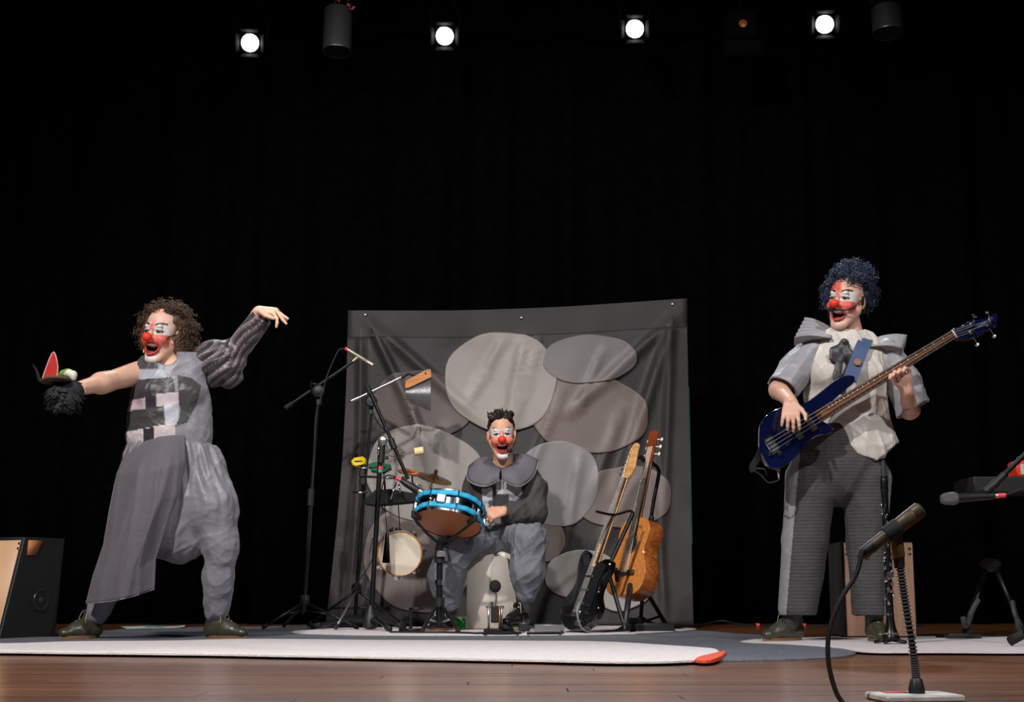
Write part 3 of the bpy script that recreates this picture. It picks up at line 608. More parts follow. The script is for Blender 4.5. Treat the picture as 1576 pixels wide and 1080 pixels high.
    # striped sleeve
    sl = Field(); sl.ell(J(334, 558, .06), (.115, .105, .112), rotm(0, 0, -20), .03); sl.cap(J(308, 558, .03), J(342, 560, .07), .07, .1, .04); sl.ell(J(352, 572, .08), (.06, .08, .07), None, .04)
    a, b = J(352, 556, .08), J(401, 490, .02); sl.cap(a, b, .062, .056, .03, w=(0, 1, 0), q=1.0); d = (b-a).normalized(); sl.cap(b-d*.03, b+d*.12, .05, .05, .003, sub=True); sl.plane(b+d*.012, d, .002)
    u = np.array(d); c0 = np.array(a); pw = np.cross(u, (0, 1, 0)); pw /= np.linalg.norm(pw)
    def sc_(V):
        C = np.tile(np.array(lin((44, 42, 46))), (len(V), 1)); q = (V-c0)@pw+.35*np.abs((V-c0)[:, 1])+.012*np.sin(V@np.array((20, 9, 14))); t_ = (q/.036) % 1
        C[(t_ > .3) & (t_ < .55)] = lin((112, 84, 90)); C[(t_ > .62) & (t_ < .72)] = lin((150, 146, 148)); return C
    V, Q = sl.mesh(.0055); np_mesh('sleeve', V, Q, SATIN, P, sc_, lambda V: .008*np.sin(((V-c0)@pw)*95+3*np.sin(((V-c0)@u)*14))*np.clip(1-((V-c0)@u)/.12, .12, 1)+.004*noise3(V, 60, 9))
    # harem trousers
    h = Field(); h.cap(J(262, 668), J(262, 700), .168, .2, .05, w=(1, 0, 0), q=.72); h.cap(J(262, 700), J(268, 780), .2, .25, .06, w=(1, 0, 0), q=.6)
    h.cap(J(268, 780), J(280, 815), .24, .12, .06, w=(1, 0, 0), q=.6); h.cap(J(255, 770, -.02), J(270, 826), .12, .09, .06)
    h.chain([J(300, 720), J(325, 780, -.05), J(341, 838, -.06), J(337, 890, -.03), J(335, 940)], [.13, .12, .08, .07, .058], .04)
    h.chain([J(232, 715, .03), J(208, 790, .0), J(186, 860, .0), J(151, 942, .0)], [.12, .10, .075, .056], .04)
    h.plane(J(262, 672, -.13), (.14, 0, 1), .004); h.cap(J(262, 640), J(262, 675), .13, .13, .01, w=(1, 0, 0), q=.6, sub=True)
    def hf(V):
        px, py = proj(V); a_ = np.arctan2(V[:, 0]-base.x, -(V[:, 1]-Y0-.05)); up = np.clip((835-py)/150, 0, 1); wz = np.clip((py-672)/30, .12, 1)
        return wz*up*(.009*np.sin(a_*26+2*np.sin(py*.03))+.004*np.sin(a_*55))+.012*crease(V, 24, 3, (1, 1, .55))+.006*crease(V, 46, 4, (1, 1, .6))+(1-up)*.006*crease(V, 40, 7, (.6, .6, 1.2))
    V, Q = h.mesh(.0065); np_mesh('trousers', V, Q, SATIN, P, lambda V: np.tile(np.array(lin((126, 124, 131))), (len(V), 1)), hf)
    # draped front panel
    Lp = [(203, 676), (180, 730), (168, 790), (160, 838), (144, 885), (133, 928)]; Rp = [(284, 660), (285, 710), (276, 760), (256, 810), (240, 860), (238, 906)]
    def cv(pts, t):
        x = t*(len(pts)-1); i = min(int(x), len(pts)-2); a = x-i; return tuple(p*(1-a)+q*a for p, q in zip(pts[i], pts[i+1]))
    def pan(u, v):
        l, r_ = cv(Lp, v), cv(Rp, v); x = l[0]+(r_[0]-l[0])*u; y = l[1]+(r_[1]-l[1])*u+5*math.sin(math.pi*u)*v
        b_ = .112+.09*min(1, v*5)**.7*(1-.3*v)+.03*math.sin(math.pi*v)+(.055*math.sin(math.pi*u))*min(1, .15+v*4)-.10*(1-u)**3*(1-.3*v)-.03*u**3+(.016*(1-abs(math.sin(u*7+v*1.6+.6)))**2+.012*(1-abs(math.sin(u*11-v*2.2)))**2)*min(1, v*3)
        return at(x, y, Y0-b_)
    o = MB().grid(pan, 44, 60).build('front_panel', mat('plum_grey_cloth', (97, 92, 99), .7, var=.07, bump=.2, bscale=90, sheen=.2), P, True, auto=False); o.modifiers.new('t', 'SOLIDIFY').thickness = .004
    MB().tube([pan(i/30, 1)+Vector((0, -.002, 0)) for i in range(31)], .003, 5).build('panel_hem', mat('pale_hem', (150, 146, 152), .7), o)
    shoe(P, J(152, 974, -.0)*1, J(95, 978, -.0)*1) if False else None
    for hx, tx, dh, dt in ((150, 92, .03, -.10), (322, 381, .03, -.06)):
        a, b = floor_at(hx, Y0+dh, ZG+.0005), floor_at(tx, Y0+dt, ZG+.0005); shoe(P, a, b, .092, .04, shaft=.03)
    # hand puppet
    Yp = Y0-.47; K = lambda x, y, d=0.: at(x, y, Yp+d)
    pr = thing('hand_puppet', K(98, 638), 'shaggy black hand puppet with an upright red pointed flap, on the dancer\'s outstretched hand', 'puppet')
    b = Field(); b.ell(K(96, 606), (.07, .065, .055), None, .02); b.ell(K(100, 618), (.06, .06, .05), None, .03); b.ell(K(112, 602), (.05, .055, .05), None, .02)
    V, Q = b.mesh(.005); PB = mat('black_shaggy_cloth', (34, 36, 40), .8, var=.4, vscale=50); np_mesh('body', V, Q, PB, pr, None, lambda V: .006*noise3(V, 120, 8))
    rr = random.Random(5); tf = MB()
    for i in range(150):
        a = rr.uniform(0, 6.28); z = rr.uniform(-.06, .03); rad = .066*(1-.3*max(0, -z/.06)); p = K(99, 606)+Vector((math.cos(a)*rad*1.05, math.sin(a)*rad, z)); d = Vector((math.cos(a)*.7, math.sin(a)*.7, -1)).normalized(); q, w2 = ortho(d, (math.sin(a), -math.cos(a), 0)); l_ = rr.uniform(.025, .05); wd = rr.uniform(.005, .011)
        tf.add([p-q*wd, p+q*wd, p+d*l_*.6+q*wd*1.1+w2*.006, p+d*l_, p+d*l_*.6-q*wd*1.1+w2*.006], [(0, 1, 2, 4), (4, 2, 3)])
    o = tf.build('ragged_strips', PB, pr, False, auto=False); o['kind'] = 'stuff'; o.modifiers.new('t', 'SOLIDIFY').thickness = .0015
    bo = [K(62, 587, -.05), K(72, 582, -.09), K(92, 581, -.11), (K(108, 584, -.08)), K(108, 590, .0), K(98, 592, .06), K(76, 592, .06), K(64, 590, .02)]
    MB().prism(closed_curve(bo, 4), (0, 0, .008)).build('brim', mat('brown_felt', (84, 68, 54), .8), pr)
    ro = closed_curve([K(65.5, 584), K(71, 566), K(78, 548), K(83, 542), K(87, 552), K(89, 568), K(85, 583), K(75, 585)], 5)
    MB().prism(ro, (.0, .012, 0), .004).build('red_flap', mat('red_leather', (192, 40, 38), .35, var=.1, bump=.2, bscale=30), pr)
    MB().tube(ro+[ro[0]], .0028, 5).build('piping', mat('pale_piping', (226, 170, 160), .6), pr)
    q = Field(); q.chain([K(90, 580, -.02), K(97, 575, -.03), K(104, 573, -.03), K(112, 577, -.03), K(113, 582, -.03)], [.011, .015, .016, .018, .012], .01); V, Q = q.mesh(.004)
    np_mesh('cloth_flower', V, Q, MATTE, pr, lambda V: np.where((noise3(V, 70, 3) > .15)[:, None], np.array(lin((120, 140, 60))), np.array(lin((222, 224, 205)))))
    MB().prism([K(112, 583, -.03), K(127, 590, -.02), K(114, 592, -.01)], (0, .012, 0)).build('felt_triangle', PB, pr)
    for i in range(4):
        MB().tube(smooth_curve([K(64, 590), K(58, 583-i*4), K(56-i*2, 572-i*4)], 4), .0016, 4).build('whisker', PB, pr)
dancer()
# ---------------- bass player (right) ----------------
def bassist():
    Y0 = 6.3; J = lambda x, y, d=0.: at(x, y, Y0+d); base = floor_at(1290, Y0, ZG+.005)
    P = thing('person', base, 'person with blue-grey curls, cream satin blouse and ribbed trousers, playing a blue bass', 'person')
    H = Head(J(1302, 463, -.02), 38, -2, 7, .98, .018, .029, .020); f = Field(); H.build(f)
    f.cap(J(1312, 520, .01), H.w(0, .025, -.06), .052, .047, .03)
    f.cap(J(1305, 560), J(1305, 640), .11, .11, .04, w=(1, 0, 0), q=.55); f.cap(J(1252, 541), J(1368, 545), .045, .045, .04); f.cap(J(1304, 650), J(1298, 720), .10, .12, .05, w=(1, 0, 0), q=.55)
    S, E, W = J(1246, 548), J(1199, 600, -.05), J(1217, 618, -.29); f.cap(S, E, .046, .042, .03); f.cap(E, W, .042, .027, .02)
    hand(f, W, J(1217, 641, -.335)-W, (-.2, -1, .25), (1, -.1, .2), [(.25, .5, .4), (.35, .55, .4), (.3, .5, .4), (.15, .4, .3)], .13, .92, (.15, -.1))
    S2, E2, W2 = J(1372, 552), J(1400, 630, .0), J(1396, 603, -.20); f.cap(S2, E2, .046, .042, .03); f.cap(E2, W2, .043, .028, .02)
    # fretting hand: palm below and behind the neck, fingers curl over it
    kn = [(1400, 580), (1394, 582), (1386, 585), (1379, 589)]; tips = [[(1399, 569, -.245), (1393, 566.5, -.282), (1390, 571, -.287)], [(1390, 572, -.248), (1385, 569.5, -.285), (1382, 574, -.288)], [(1382, 575, -.25), (1377, 572.5, -.285), (1374.5, 578, -.288)], [(1375, 580, -.248), (1371, 577.5, -.28), (1369.5, 582, -.285)]]
    Wc = J(1395, 600, -.21)
    for (kx, ky), tp in zip(kn, tips):
        k0 = J(kx, ky, -.232); f.cap(Wc, k0, .018, .0125, .012); f.chain([k0]+[J(*q) for q in tp], [.0102, .0095, .009, .0075], .003)
    f.cap(J(1394, 596, -.21), J(1389, 586, -.225), .026, .03, .012, w=(1, 0, -.5), q=.6); f.chain([J(1398, 594, -.2), J(1392, 580, -.17), J(1386, 570, -.165)], [.015, .012, .009], .006)
    for a in (((1262, 730), (1237, 850), (1216, 960)), ((1322, 730), (1338, 850), (1346, 960))): f.chain([J(*a[0]), J(*a[1]), J(*a[2])], [.075, .048, .034], .03)
    V, Q = f.mesh(.0036); np_mesh('body', V, Q, SKINM, P, lambda V: H.color(V, (222, 172, 150), {'cheek': .85, 'fore': 1, 'upper': .55, 'chin': .2}))
    H.nose(P, .021)
    HM = mat('blue_grey_curls', (50, 57, 82), .5, var=.55, vscale=30); g = Field(); e = lambda c, r: g.ell(H.w(*c), r, np.array(H.R), .03)
    e((0, .05, .06), (.078, .07, .065)); e((.012, .035, .118), (.07, .07, .045)); e((.0, .075, .015), (.07, .045, .06)); e((.05, .07, .06), (.05, .055, .06))
    g.ell(H.w(0, -.075, -.02), (.07, .085, .105), np.array(H.R), .01, True)
    V, Q = g.mesh(.0065); hc = np_mesh('hair', V, Q, HM, P, None, lambda V: .006*noise3(V, 120, 2))
    curls_hair('curls', hc, HM, H.w(.012, .03, .105), (.078, .075, .055), H.R, 400, .042, .0022, 21, lambda v: v.z > -.35, .011, .0)
    curls_hair('curls', hc, HM, H.w(.02, .05, .04), (.075, .06, .06), H.R, 190, .042, .0020, 22, lambda v: v.y > .3, .011, .01)
    curls_hair('curls', hc, HM, H.w(-.07, .01, .04), (.02, .04, .06), H.R, 46, .05, .0018, 23, lambda v: v.x < .2, .012, .03)
    hs = MB().tube(smooth_curve([H.w(.083, .0, .012), H.w(.078, -.03, -.01), H.w(.062, -.075, -.045), H.w(.03, -.106, -.055), H.w(-.004, -.118, -.053)], 6), .0027, 6).build('headset_microphone', DARK, P)
    MB().ell(H.w(-.012, -.118, -.052), (.017, .013, .013), H.R).build('foam_tip', RUB, hs, True); MB().box(H.w(.083, -.005, .0), (.008, .02, .04), H.R, .002).build('earpiece', DARK, hs)
    # blouse
    t = Field(); t.cap(J(1304, 560), J(1300, 610), .178, .172, .05, w=(1, 0, 0), q=.66); t.cap(J(1302, 610), J(1316, 690), .165, .195, .05, w=(1, 0, 0), q=.72); t.cap(J(1255, 540), J(1366, 545), .052, .052, .05)
    t.ell(J(1275, 572, -.09), (.075, .06, .07), None, .05); t.ell(J(1333, 574, -.09), (.075, .06, .07), None, .05)
    t.cap(J(1310, 520), H.w(0, .025, -.08), .058, .056, .012, sub=True); t.cap(J(1302, 510, -.1), J(1304, 495, -.12), .04, .05, .02, sub=True)
    t.plane(J(1345, 703, -.2), (-.3, 0, -1), .006); t.plane(J(1374, 694, -.2), (.75, 0, -1), .006); t.plane(J(1276, 650, -.2), (-.95, 0, -1.), .012)
    V, Q = t.mesh(.0055); np_mesh('blouse', V, Q, SATIN, P, lambda V: np.tile(np.array(lin((206, 198, 190))), (len(V), 1)), lambda V: .012*crease(V, 24, 15, (1, 1, .6))+.007*crease(V, 44, 16, (1, 1, .6))+.010*np.clip((J(1300, 640).z-V[:, 2])/.15, 0, 1)*((1-abs(np.sin(V[:, 0]*26+V[:, 2]*6)))**2-.3))
    GS = lambda V: np.tile(np.array(lin((150, 149, 155))), (len(V), 1))
    for pts, rs, cut in (([J(1247, 540), J(1226, 570, -.01), J(1205, 597, -.05)], [.075, .09, .092], None), ([J(1368, 545), J(1391, 590, .0), J(1404, 628, -.02)], [.075, .092, .098], None)):
        s_ = Field(); d = (pts[2]-pts[1]).normalized(); s_.chain(pts, rs, .03, w=(0, 1, 0), q=.8); s_.cap(pts[1]+d*.04, pts[2]+d*.15, rs[1]*.8, rs[2]*.90, .004, w=(0, 1, 0), q=.82, sub=True); dd = (d+Vector((-.25 if pts[0].x > pts[2].x else .45, 0, -.35))).normalized(); s_.plane(pts[2]+d*.008, dd, .003)
        V, Q = s_.mesh(.0055); np_mesh('sleeve', V, Q, SATIN, P, GS, lambda V: .008*crease(V, 26, 18)+.004*crease(V, 50, 19))
    RUF = mat('grey_ruffle_cloth', (150, 149, 153), .6, var=.06, bump=.2, bscale=80)
    for a, b, c, d in (((1280, 520), (1283, 507), (1222, 536), (1239, 503)), ((1337, 533), (1345, 521), (1388, 553), (1396, 531))):
        A, B, C_, D = J(*a, -.10), J(*b, .08), J(*c, -.09), J(*d, .09)
        def rf(u, v, A=A, B=B, C_=C_, D=D):
            p = (A*(1-u)+B*u)*(1-v)+(C_*(1-u)+D*u)*v; return p+Vector((0, 0, .03*math.sin(math.pi*v*.6)+.016*math.sin(u*34+v*1.5)*(.3+v)))+Vector((0, -.012*math.cos(u*34)*(.3+v), 0))
        o = MB().grid(rf, 70, 10).build('shoulder_ruffle', RUF, P, True, auto=False); o.modifiers.new('t', 'SOLIDIFY').thickness = .004
    # dark neck scarf with two hanging ends and a loop
    sk = Field(); sk.chain([J(1300, 527, -.135), J(1293, 550, -.155), J(1289, 578, -.165), J(1288, 590, -.165)], [.009, .015, .018, .014], .006, w=(1, 0, 0), q=.35); sk.chain([J(1300, 527, -.135), J(1284, 540, -.15), J(1280, 552, -.155)], [.012, .016, .012], .01, w=(1, 0, 0), q=.4)
    sk.chain([J(1300, 527, -.135), J(1308, 545, -.15), J(1311, 560, -.155)], [.011, .014, .01], .008, w=(1, 0, 0), q=.4); sk.ell(J(1300, 526, -.14), (.016, .012, .014), None, .006)
    V, Q = sk.mesh(.004); np_mesh('neck_scarf', V, Q, SATIN, P, lambda V: np.tile(np.array(lin((46, 44, 50))), (len(V), 1)), lambda V: .002*noise3(V, 120, 20))
    # trousers
    h = Field(); h.cap(J(1298, 655), J(1290, 690), .16, .19, .03, w=(1, 0, 0), q=.68); h.cap(J(1292, 690), J(1290, 708), .19, .21, .02, w=(1, 0, 0), q=.68)
    h.chain([J(1248, 738), J(1240, 830), J(1228, 935)], [.115, .102, .086], .012, w=(1, 0, 0), q=1.05); h.chain([J(1332, 738), J(1334, 830), J(1338, 940)], [.112, .088, .078], .012, w=(1, 0, 0), q=1.1)
    h.plane(J(1292, 655), (0, 0, 1), .004); h.plane(J(1230, 948, -.1), (0, 0, -1), .004)
    for a in ((1228, 948), (1338, 950)): h.cap(J(a[0], 925), J(a[0], 990), .066, .08, .004, sub=True)
    def tcol(V):
        px, py = proj(V); C = np.tile(np.array(lin((78, 76, 77))), (len(V), 1)); C[((V[:, 2]*1000) % 15) < 5] *= .62
        C[px < 1229-(py-720)*.085] = lin((146, 144, 146)); C[(px > 1368-(py-720)*.03)] = lin((130, 128, 130)); return C
    V, Q = h.mesh(.005); np_mesh('trousers', V, Q, MATTE, P, tcol, lambda V: .010*crease(V, 22, 25, (1, 1, .45)))
    for hx, tx, dh, dt in ((1228, 1174, .05, -.06), (1344, 1358, .07, -.16)):
        shoe(P, floor_at(hx, Y0+dh, ZG+.0055), floor_at(tx, Y0+dt, ZG+.0055), .1, .04, shaft=.06)
    # ---- bass guitar ----
    Yb = Y0-.24; B = lambda x, y, d=0.: at(x, y, Yb+d)
    BLUE = mat('dark_blue_lacquer', (7, 15, 50), .14, var=.35, vscale=4, coat=1., spec=.6); MAPLE = wood('rosewood_neck', (74, 46, 32), (104, 68, 46), .4, (30, 4, 4)); MP = wood('amber_neck_back', (120, 72, 40), (150, 94, 54), .35)
    r = thing('bass_guitar', B(1225, 668), 'glossy dark blue electric bass held across the chest on a blue strap', 'bass guitar')
    out = [(1169, 672), (1171, 652), (1183, 636), (1204, 626), (1226, 624), (1244, 617), (1264, 602), (1285, 585), (1303, 577), (1315, 579), (1316, 587), (1303, 598), (1287, 612), (1274, 624), (1262, 638), (1268, 648), (1278, 654), (1283, 661), (1277, 668), (1259, 671), (1243, 681), (1229, 698), (1211, 715), (1192, 722), (1178, 713), (1170, 694)]
    bo = closed_curve([B(x, y) for x, y in out], 4); MB().prism(bo, (0, .04, 0), .006).build('body', BLUE, r)
    d = (B(1468, 516)-B(1187, 685)).normalized(); n = Vector((0, -1, 0)); pw = d.cross(n).normalized()
    if pw.z < 0: pw = -pw
    br = B(1188, 684); nut = B(1467.5, 514.5); Ls = (nut-br).length
    fb0 = br+d*Ls*.245
    MB().prism([fb0-pw*.027+n*.004, fb0+pw*.027+n*.004, nut+pw*.0195+n*.004, nut-pw*.0195+n*.004], n*.007).build('fretboard', MAPLE, r)
    mb = MB(); mb.tube([fb0+d*.02+n*.0, nut+n*.0], [.024, .0185], 12, True, .62, pw).build('neck', MP, r)
    MB().box(nut+n*.013, (.006, .008, .041), Matrix((d, n, pw)).transposed()).build('nut', mat('bone', (230, 222, 200), .4), r)
    for k in range(1, 21):
        p = nut-d*Ls*(1-2**(-k/12)); wd = .0195+.0075*(1-2**(-k/12))/.755
        if (p-fb0).dot(d) > 0: MB().tube([p-pw*wd+n*.0115, p+pw*wd+n*.0115], .002, 5).build('fret', STEEL, r)
    for k in (3, 5, 7, 9, 15, 17, 19):
        p = nut-d*Ls*(1-(2**(-k/12)+2**(-(k-1)/12))/2); MB().lathe(p+n*.011, n, [(0, .0035), (.0008, .0035), (.0009, 0)], 8, False).build('fret_marker', mat('bone', (230, 222, 200)), r)
    ho = closed_curve([B(1464.5, 507.5), B(1481, 501), B(1492, 494), B(1521, 488.5), B(1530, 482), B(1536, 485), B(1533, 499), B(1528, 503), B(1505, 516), B(1494, 520.5), B(1471.5, 521)], 3)
    hs = MB().prism(ho, (0, .018, 0), .002).build('headstock', BLUE, r); MB().prism([p+Vector((.003, .0185, -.005)) for p in ho], (0, .006, 0)).build('headstock_edge', MP, r)
    lg = [(1500+i*1.15, 505.2-i*.62+(1.7*math.sin(i*2.1)), -.001) for i in range(17)]; MB().tube([B(*q) for q in lg], .0007, 4).build('script_logo', mat('white_ink', (210, 210, 214), .5), r)
    posts = [(1495.5, 499, 1499.5, 488), (1524, 492, 1521, 482), (1494.5, 511, 1504, 529), (1520, 499, 1530, 516)]
    for i, (x, y, kx, ky) in enumerate(posts):
        o = MB().lathe(B(x, y), (0, -1, 0), [(0, .010), (.004, .010), (.006, .006), (.016, .006), (.018, .0085), (.022, .008), (.0225, 0)], 14, False).build('tuner', CHROME, r)
        k = B(kx, ky, .012); a = B(x, y, .012); MB().tube([a, k], .0025, 6).lathe(k, (k-a), [(-.002, .004), (0, .011), (.006, .013), (.011, .009), (.012, 0)], 10, True).build('tuner_key', CHROME, o)
    for i in range(4):
        o_ = (.0165-.011*i); x, y, _, _ = posts[[0, 1, 3, 2][i]]; MB().tube([br+pw*o_*1.5+n*.017, nut+pw*o_*.95+n*.0165, B(x, y, -.012)], .0013+.0002*(3-i), 5).build('string', mat('dull_string', (150, 148, 142), .45, .6), r)
    Rm = Matrix((d, pw, n)).transposed()
    o = MB().box(br+n*.006, (.045, .075, .008), Rm, .002).build('bridge', CHROME, r)
    for i in range(4): MB().box(br+pw*(.025-.0165*i)+n*.014, (.032, .011, .008), Rm, .002).build('saddle', STEEL, o)
    for fx in (.13, .205): MB().box(br+d*Ls*fx+n*.006, (.03, .088, .011), Rm, .003).build('pickup', mat('black_pickup', (40, 40, 40), .4), r)
    for x, y in ((1185, 698), (1200, 697.5), (1212, 683)): MB().lathe(B(x, y), (0, -1, 0), [(0, .0105), (.012, .0095), (.016, .008), (.0165, 0)], 14, False).build('knob', CHROME, r)
    for x, y in ((1172, 652), (1261, 651)): MB().lathe(B(x, y, -.001), (0, -1, 0), [(0, .005), (.006, .006), (.0065, 0)], 10, False).build('strap_button', CHROME, r)
    # strap
    STR = mat('blue_strap_webbing', (74, 92, 128), .7, bump=.3, bscale=300)
    sp = [J(1308, 585, -.215), J(1317, 560, -.185), J(1327, 535, -.13), J(1334, 519, -.06), J(1337, 512, .03), J(1330, 530, .13)]; sp = smooth_curve(sp, 6)
    def ribbon(pts, wd, hint):
        mb = MB(); vs = []
        for i, p in enumerate(pts):
            dd = (pts[min(i+1, len(pts)-1)]-pts[max(i-1, 0)]).normalized(); w_ = Vector(hint); w_ = (w_-dd*w_.dot(dd)).normalized(); nn = dd.cross(w_)*.0022
            vs += [p-w_*wd-nn, p+w_*wd-nn, p+w_*wd+nn, p-w_*wd+nn]
        m_ = len(pts); fs = [(i*4+k, i*4+(k+1) % 4, i*4+4+(k+1) % 4, i*4+4+k) for i in range(m_-1) for k in range(4)]+[(3, 2, 1, 0), tuple((m_-1)*4+k for k in range(4))]; return mb.add(vs, fs)
    ribbon(sp, .03, (1, 0, -.45)).build('strap', STR, r); MB().lathe(J(1319.5, 557, -.194), (-.1, -1, .3), [(0, .017), (.002, .016), (.0022, 0)], 16, False).build('leather_badge', mat('brown_leather', (140, 92, 66), .6), r)
    ribbon(smooth_curve([B(1172, 690, .02), B(1166, 705, .04), B(1158, 718, .05), B(1160, 725, .06)], 5), .014, (1, 0, .4)).build('strap_end', mat('black_webbing', (34, 34, 36), .7), r)
    j = B(1198, 722, .02); MB().lathe(j, (.05, 0, -1), [(0, .011), (.004, .011), (.006, .006), (.03, .0055), (.034, .003), (.045, .003)], 12).build('jack_plug', CHROME, r)
    MB().tube(smooth_curve([j+Vector((0, 0, -.045)), B(1193, 741, .02), B(1182, 742, .03), B(1170, 730, .05), B(1158, 722, .06), B(1176, 722, .05), B(1180, 732, .05)], 8), .0032, 6).build('lead', CABLE, r)
bassist()
# ---------------- drummer (middle) ----------------
def drummer():
    Y0 = 8.25; J = lambda x, y, d=0.: at(x, y, Y0+d); base = floor_at(770, Y0, ZG+.006)
    P = thing('person', base, 'seated person in a wide grey collar laughing behind the blue-rimmed drum', 'person')
    H = Head(J(772, 669, -.12), -1, -6, -3, 1.0, .02, .032, .022); f = Field(); H.build(f)
    f.cap(J(774, 722, -.06), H.w(0, .025, -.06), .056, .05, .03)
    f.cap(J(772, 745, -.03), J(770, 800, .0), .12, .12, .04, w=(1, 0, 0), q=.65); f.cap(J(746, 728, -.03), J(802, 726, -.03), .038, .038, .04); f.cap(J(770, 800), J(770, 825, .02), .13, .14, .05, w=(1, 0, 0), q=.7)
    S, E, W = J(808, 732, -.02), J(820, 786, -.05), J(775, 786, -.24); f.cap(S, E, .048, .04, .03); f.cap(E, W, .041, .028, .02)
    hand(f, W, J(752, 792, -.27)-W, (.1, -.75, .65), (-.1, -.5, 1), [(.7, 1.0, .7), (.8, 1.1, .8), (.9, 1.1, .8), (.9, 1.1, .8)], .05, 1., (.5, .2))
    S2, E2, W2 = J(736, 734, -.02), J(724, 785, .03), J(728, 800, -.16); f.cap(S2, E2, .048, .04, .03); f.cap(E2, W2, .041, .028, .02); hand(f, W2, (.0, -1, -.1), (-.3, 0, 1), (1, 0, .2), [(.6, .8, .6)]*4, .05, 1., (.5, .2))
    for a in (((750, 825, .0), (700, 838, -.32), (690, 945, -.22)), ((785, 825, 0), (817, 828, -.36), (808, 935, -.30))): f.chain([J(*a[0]), J(*a[1]), J(*a[2])], [.075, .05, .036], .03)
    V, Q = f.mesh(.004); np_mesh('body', V, Q, SKINM, P, lambda V: H.color(V, (214, 160, 132), {'cheek': .6, 'chin': .95, 'brow': .5, 'streak': .25}))
    H.nose(P, .022)
    HM = mat('dark_short_hair', (38, 30, 26), .5, var=.3, vscale=60); g = Field(); e = lambda c, r, k=.02: g.ell(H.w(*c), r, np.array(H.R), k)
    e((0, .028, .05), (.080, .092, .084)); g.ell(H.w(0, -.085, -.018), (.064, .085, .098), np.array(H.R), .01, True); g.plane(H.w(0, .0, -.035), H.R @ Vector((0, -.25, -1)), .01)
    rr = random.Random(4)
    for i in range(120):
        a, b = rr.uniform(-.06, .06), rr.uniform(-.055, .07); p = H.w(a, b, .10); tip = H.w(a*1.2+rr.uniform(-.012, .012), b-.015+rr.uniform(-.012, .012), .132+rr.uniform(0, .03)-abs(a)*.45); g.cap(p, tip, .011, .0025, .006)
    V, Q = g.mesh(.0045); np_mesh('hair', V, Q, HM, P, None, lambda V: .002*noise3(V, 200, 2))
    hs = MB().tube(smooth_curve([H.w(.084, .0, -.0), H.w(.07, -.05, -.055), H.w(.045, -.088, -.088)], 6), .0026, 6).build('headset_microphone', DARK, P); MB().ell(H.w(.04, -.094, -.092), (.016, .013, .013), H.R).build('foam_tip', RUB, hs, True)
    # shirt
    t = Field(); t.cap(J(771, 748, -.03), J(769, 795, -.01), .165, .17, .05, w=(1, 0, 0), q=.68); t.cap(J(769, 795, -.01), J(769, 822), .17, .185, .05, w=(1, 0, 0), q=.7); t.cap(J(740, 726, -.04), J(808, 724, -.04), .045, .045, .05); t.cap(J(774, 716, -.06), H.w(0, .025, -.1), .06, .06, .01, sub=True)
    def sc_(V):
        px, py = proj(V); C = np.tile(np.array(lin((78, 74, 80))), (len(V), 1))
        for po, c in (([(742, 752), (757, 750), (757, 770), (742, 772)], (196, 196, 204)), ([(763, 738), (803, 742), (803, 761), (764, 760)], (204, 203, 210)), ([(783, 760), (803, 760), (790, 776), (783, 776)], (150, 152, 158)), ([(742, 772), (752, 772), (752, 790), (742, 790)], (160, 160, 166)), ([(757, 762), (783, 762), (783, 778), (757, 778)], (56, 52, 54)), ([(757, 735), (764, 735), (764, 790), (757, 790)], (50, 45, 50)), ([(735, 792), (806, 790), (806, 830), (735, 830)], (170, 170, 178))): C[poly_in(px, py, po) & (V[:, 1] < Y0)] = lin(c)
        return C
    V, Q = t.mesh(.006); np_mesh('shirt', V, Q, MATTE, P, sc_, lambda V: .008*crease(V, 28, 5))
    GC = lambda c: (lambda V: np.tile(np.array(lin(c)), (len(V), 1)))
    for pts, rs in (([J(811, 722, -.03), J(822, 752, -.03), J(818, 788, -.07), J(793, 792, -.16), J(774, 786, -.235)], [.052, .074, .088, .07, .042]), ([J(733, 724, -.03), J(729, 755, .0), J(727, 785, .02), J(728, 798, -.12)], [.05, .066, .07, .042])):
        s_ = Field(); s_.chain(pts, rs, .03); d = (pts[-1]-pts[-2]).normalized(); s_.plane(pts[-1]+d*.01, d, .004); V, Q = s_.mesh(.006); np_mesh('sleeve', V, Q, MATTE, P, GC((72, 69, 68)), lambda V: .012*crease(V, 28, 7)+.006*crease(V, 55, 8))
    # cape collar: two lobes with pale piping
    CC = mat('plum_collar_cloth', (100, 95, 104), .75, var=.06, bump=.2, bscale=90); PI = mat('pale_cord', (176, 172, 168), .7)
    for ring_in, ring_out in ([[(752.5, 703, .02), (757, 714, -.07), (763, 721, -.12), (770.5, 724, -.145)], [(722, 718, -.0), (721, 738, -.13), (745, 748, -.20), (768.5, 738, -.21)]], [[(791, 700, .02), (789, 712, -.07), (780, 719, -.12), (771, 724, -.145)], [(828, 709, -.02), (820, 732, -.13), (799, 748, -.20), (772.5, 738, -.21)]]):
        ci = smooth_curve([J(*q) for q in ring_in], 8); co = smooth_curve([J(*q) for q in ring_out], 8)
        fn = lambda u, v, ci=ci, co=co: (lambda i: ci[i].lerp(co[i], v)+Vector((0, -.022*math.sin(math.pi*v)-.012*math.sin(u*12)*v, .016*math.sin(math.pi*v))))(min(int(round(u*(len(ci)-1))), len(ci)-1))
        o = MB().grid(fn, len(ci)-1, 10).build('collar', CC, P, True, auto=False); o.modifiers.new('t', 'SOLIDIFY').thickness = .005
        MB().tube([fn(i/24, 1) for i in range(25)], .0055, 5).build('piping', PI, o); MB().tube([fn(i/24, 0) for i in range(25)], .0055, 5).build('piping', PI, o)
    # trousers
    h = Field(); h.cap(J(769, 812, .0), J(769, 832, .02), .185, .19, .05, w=(1, 0, 0), q=.75)
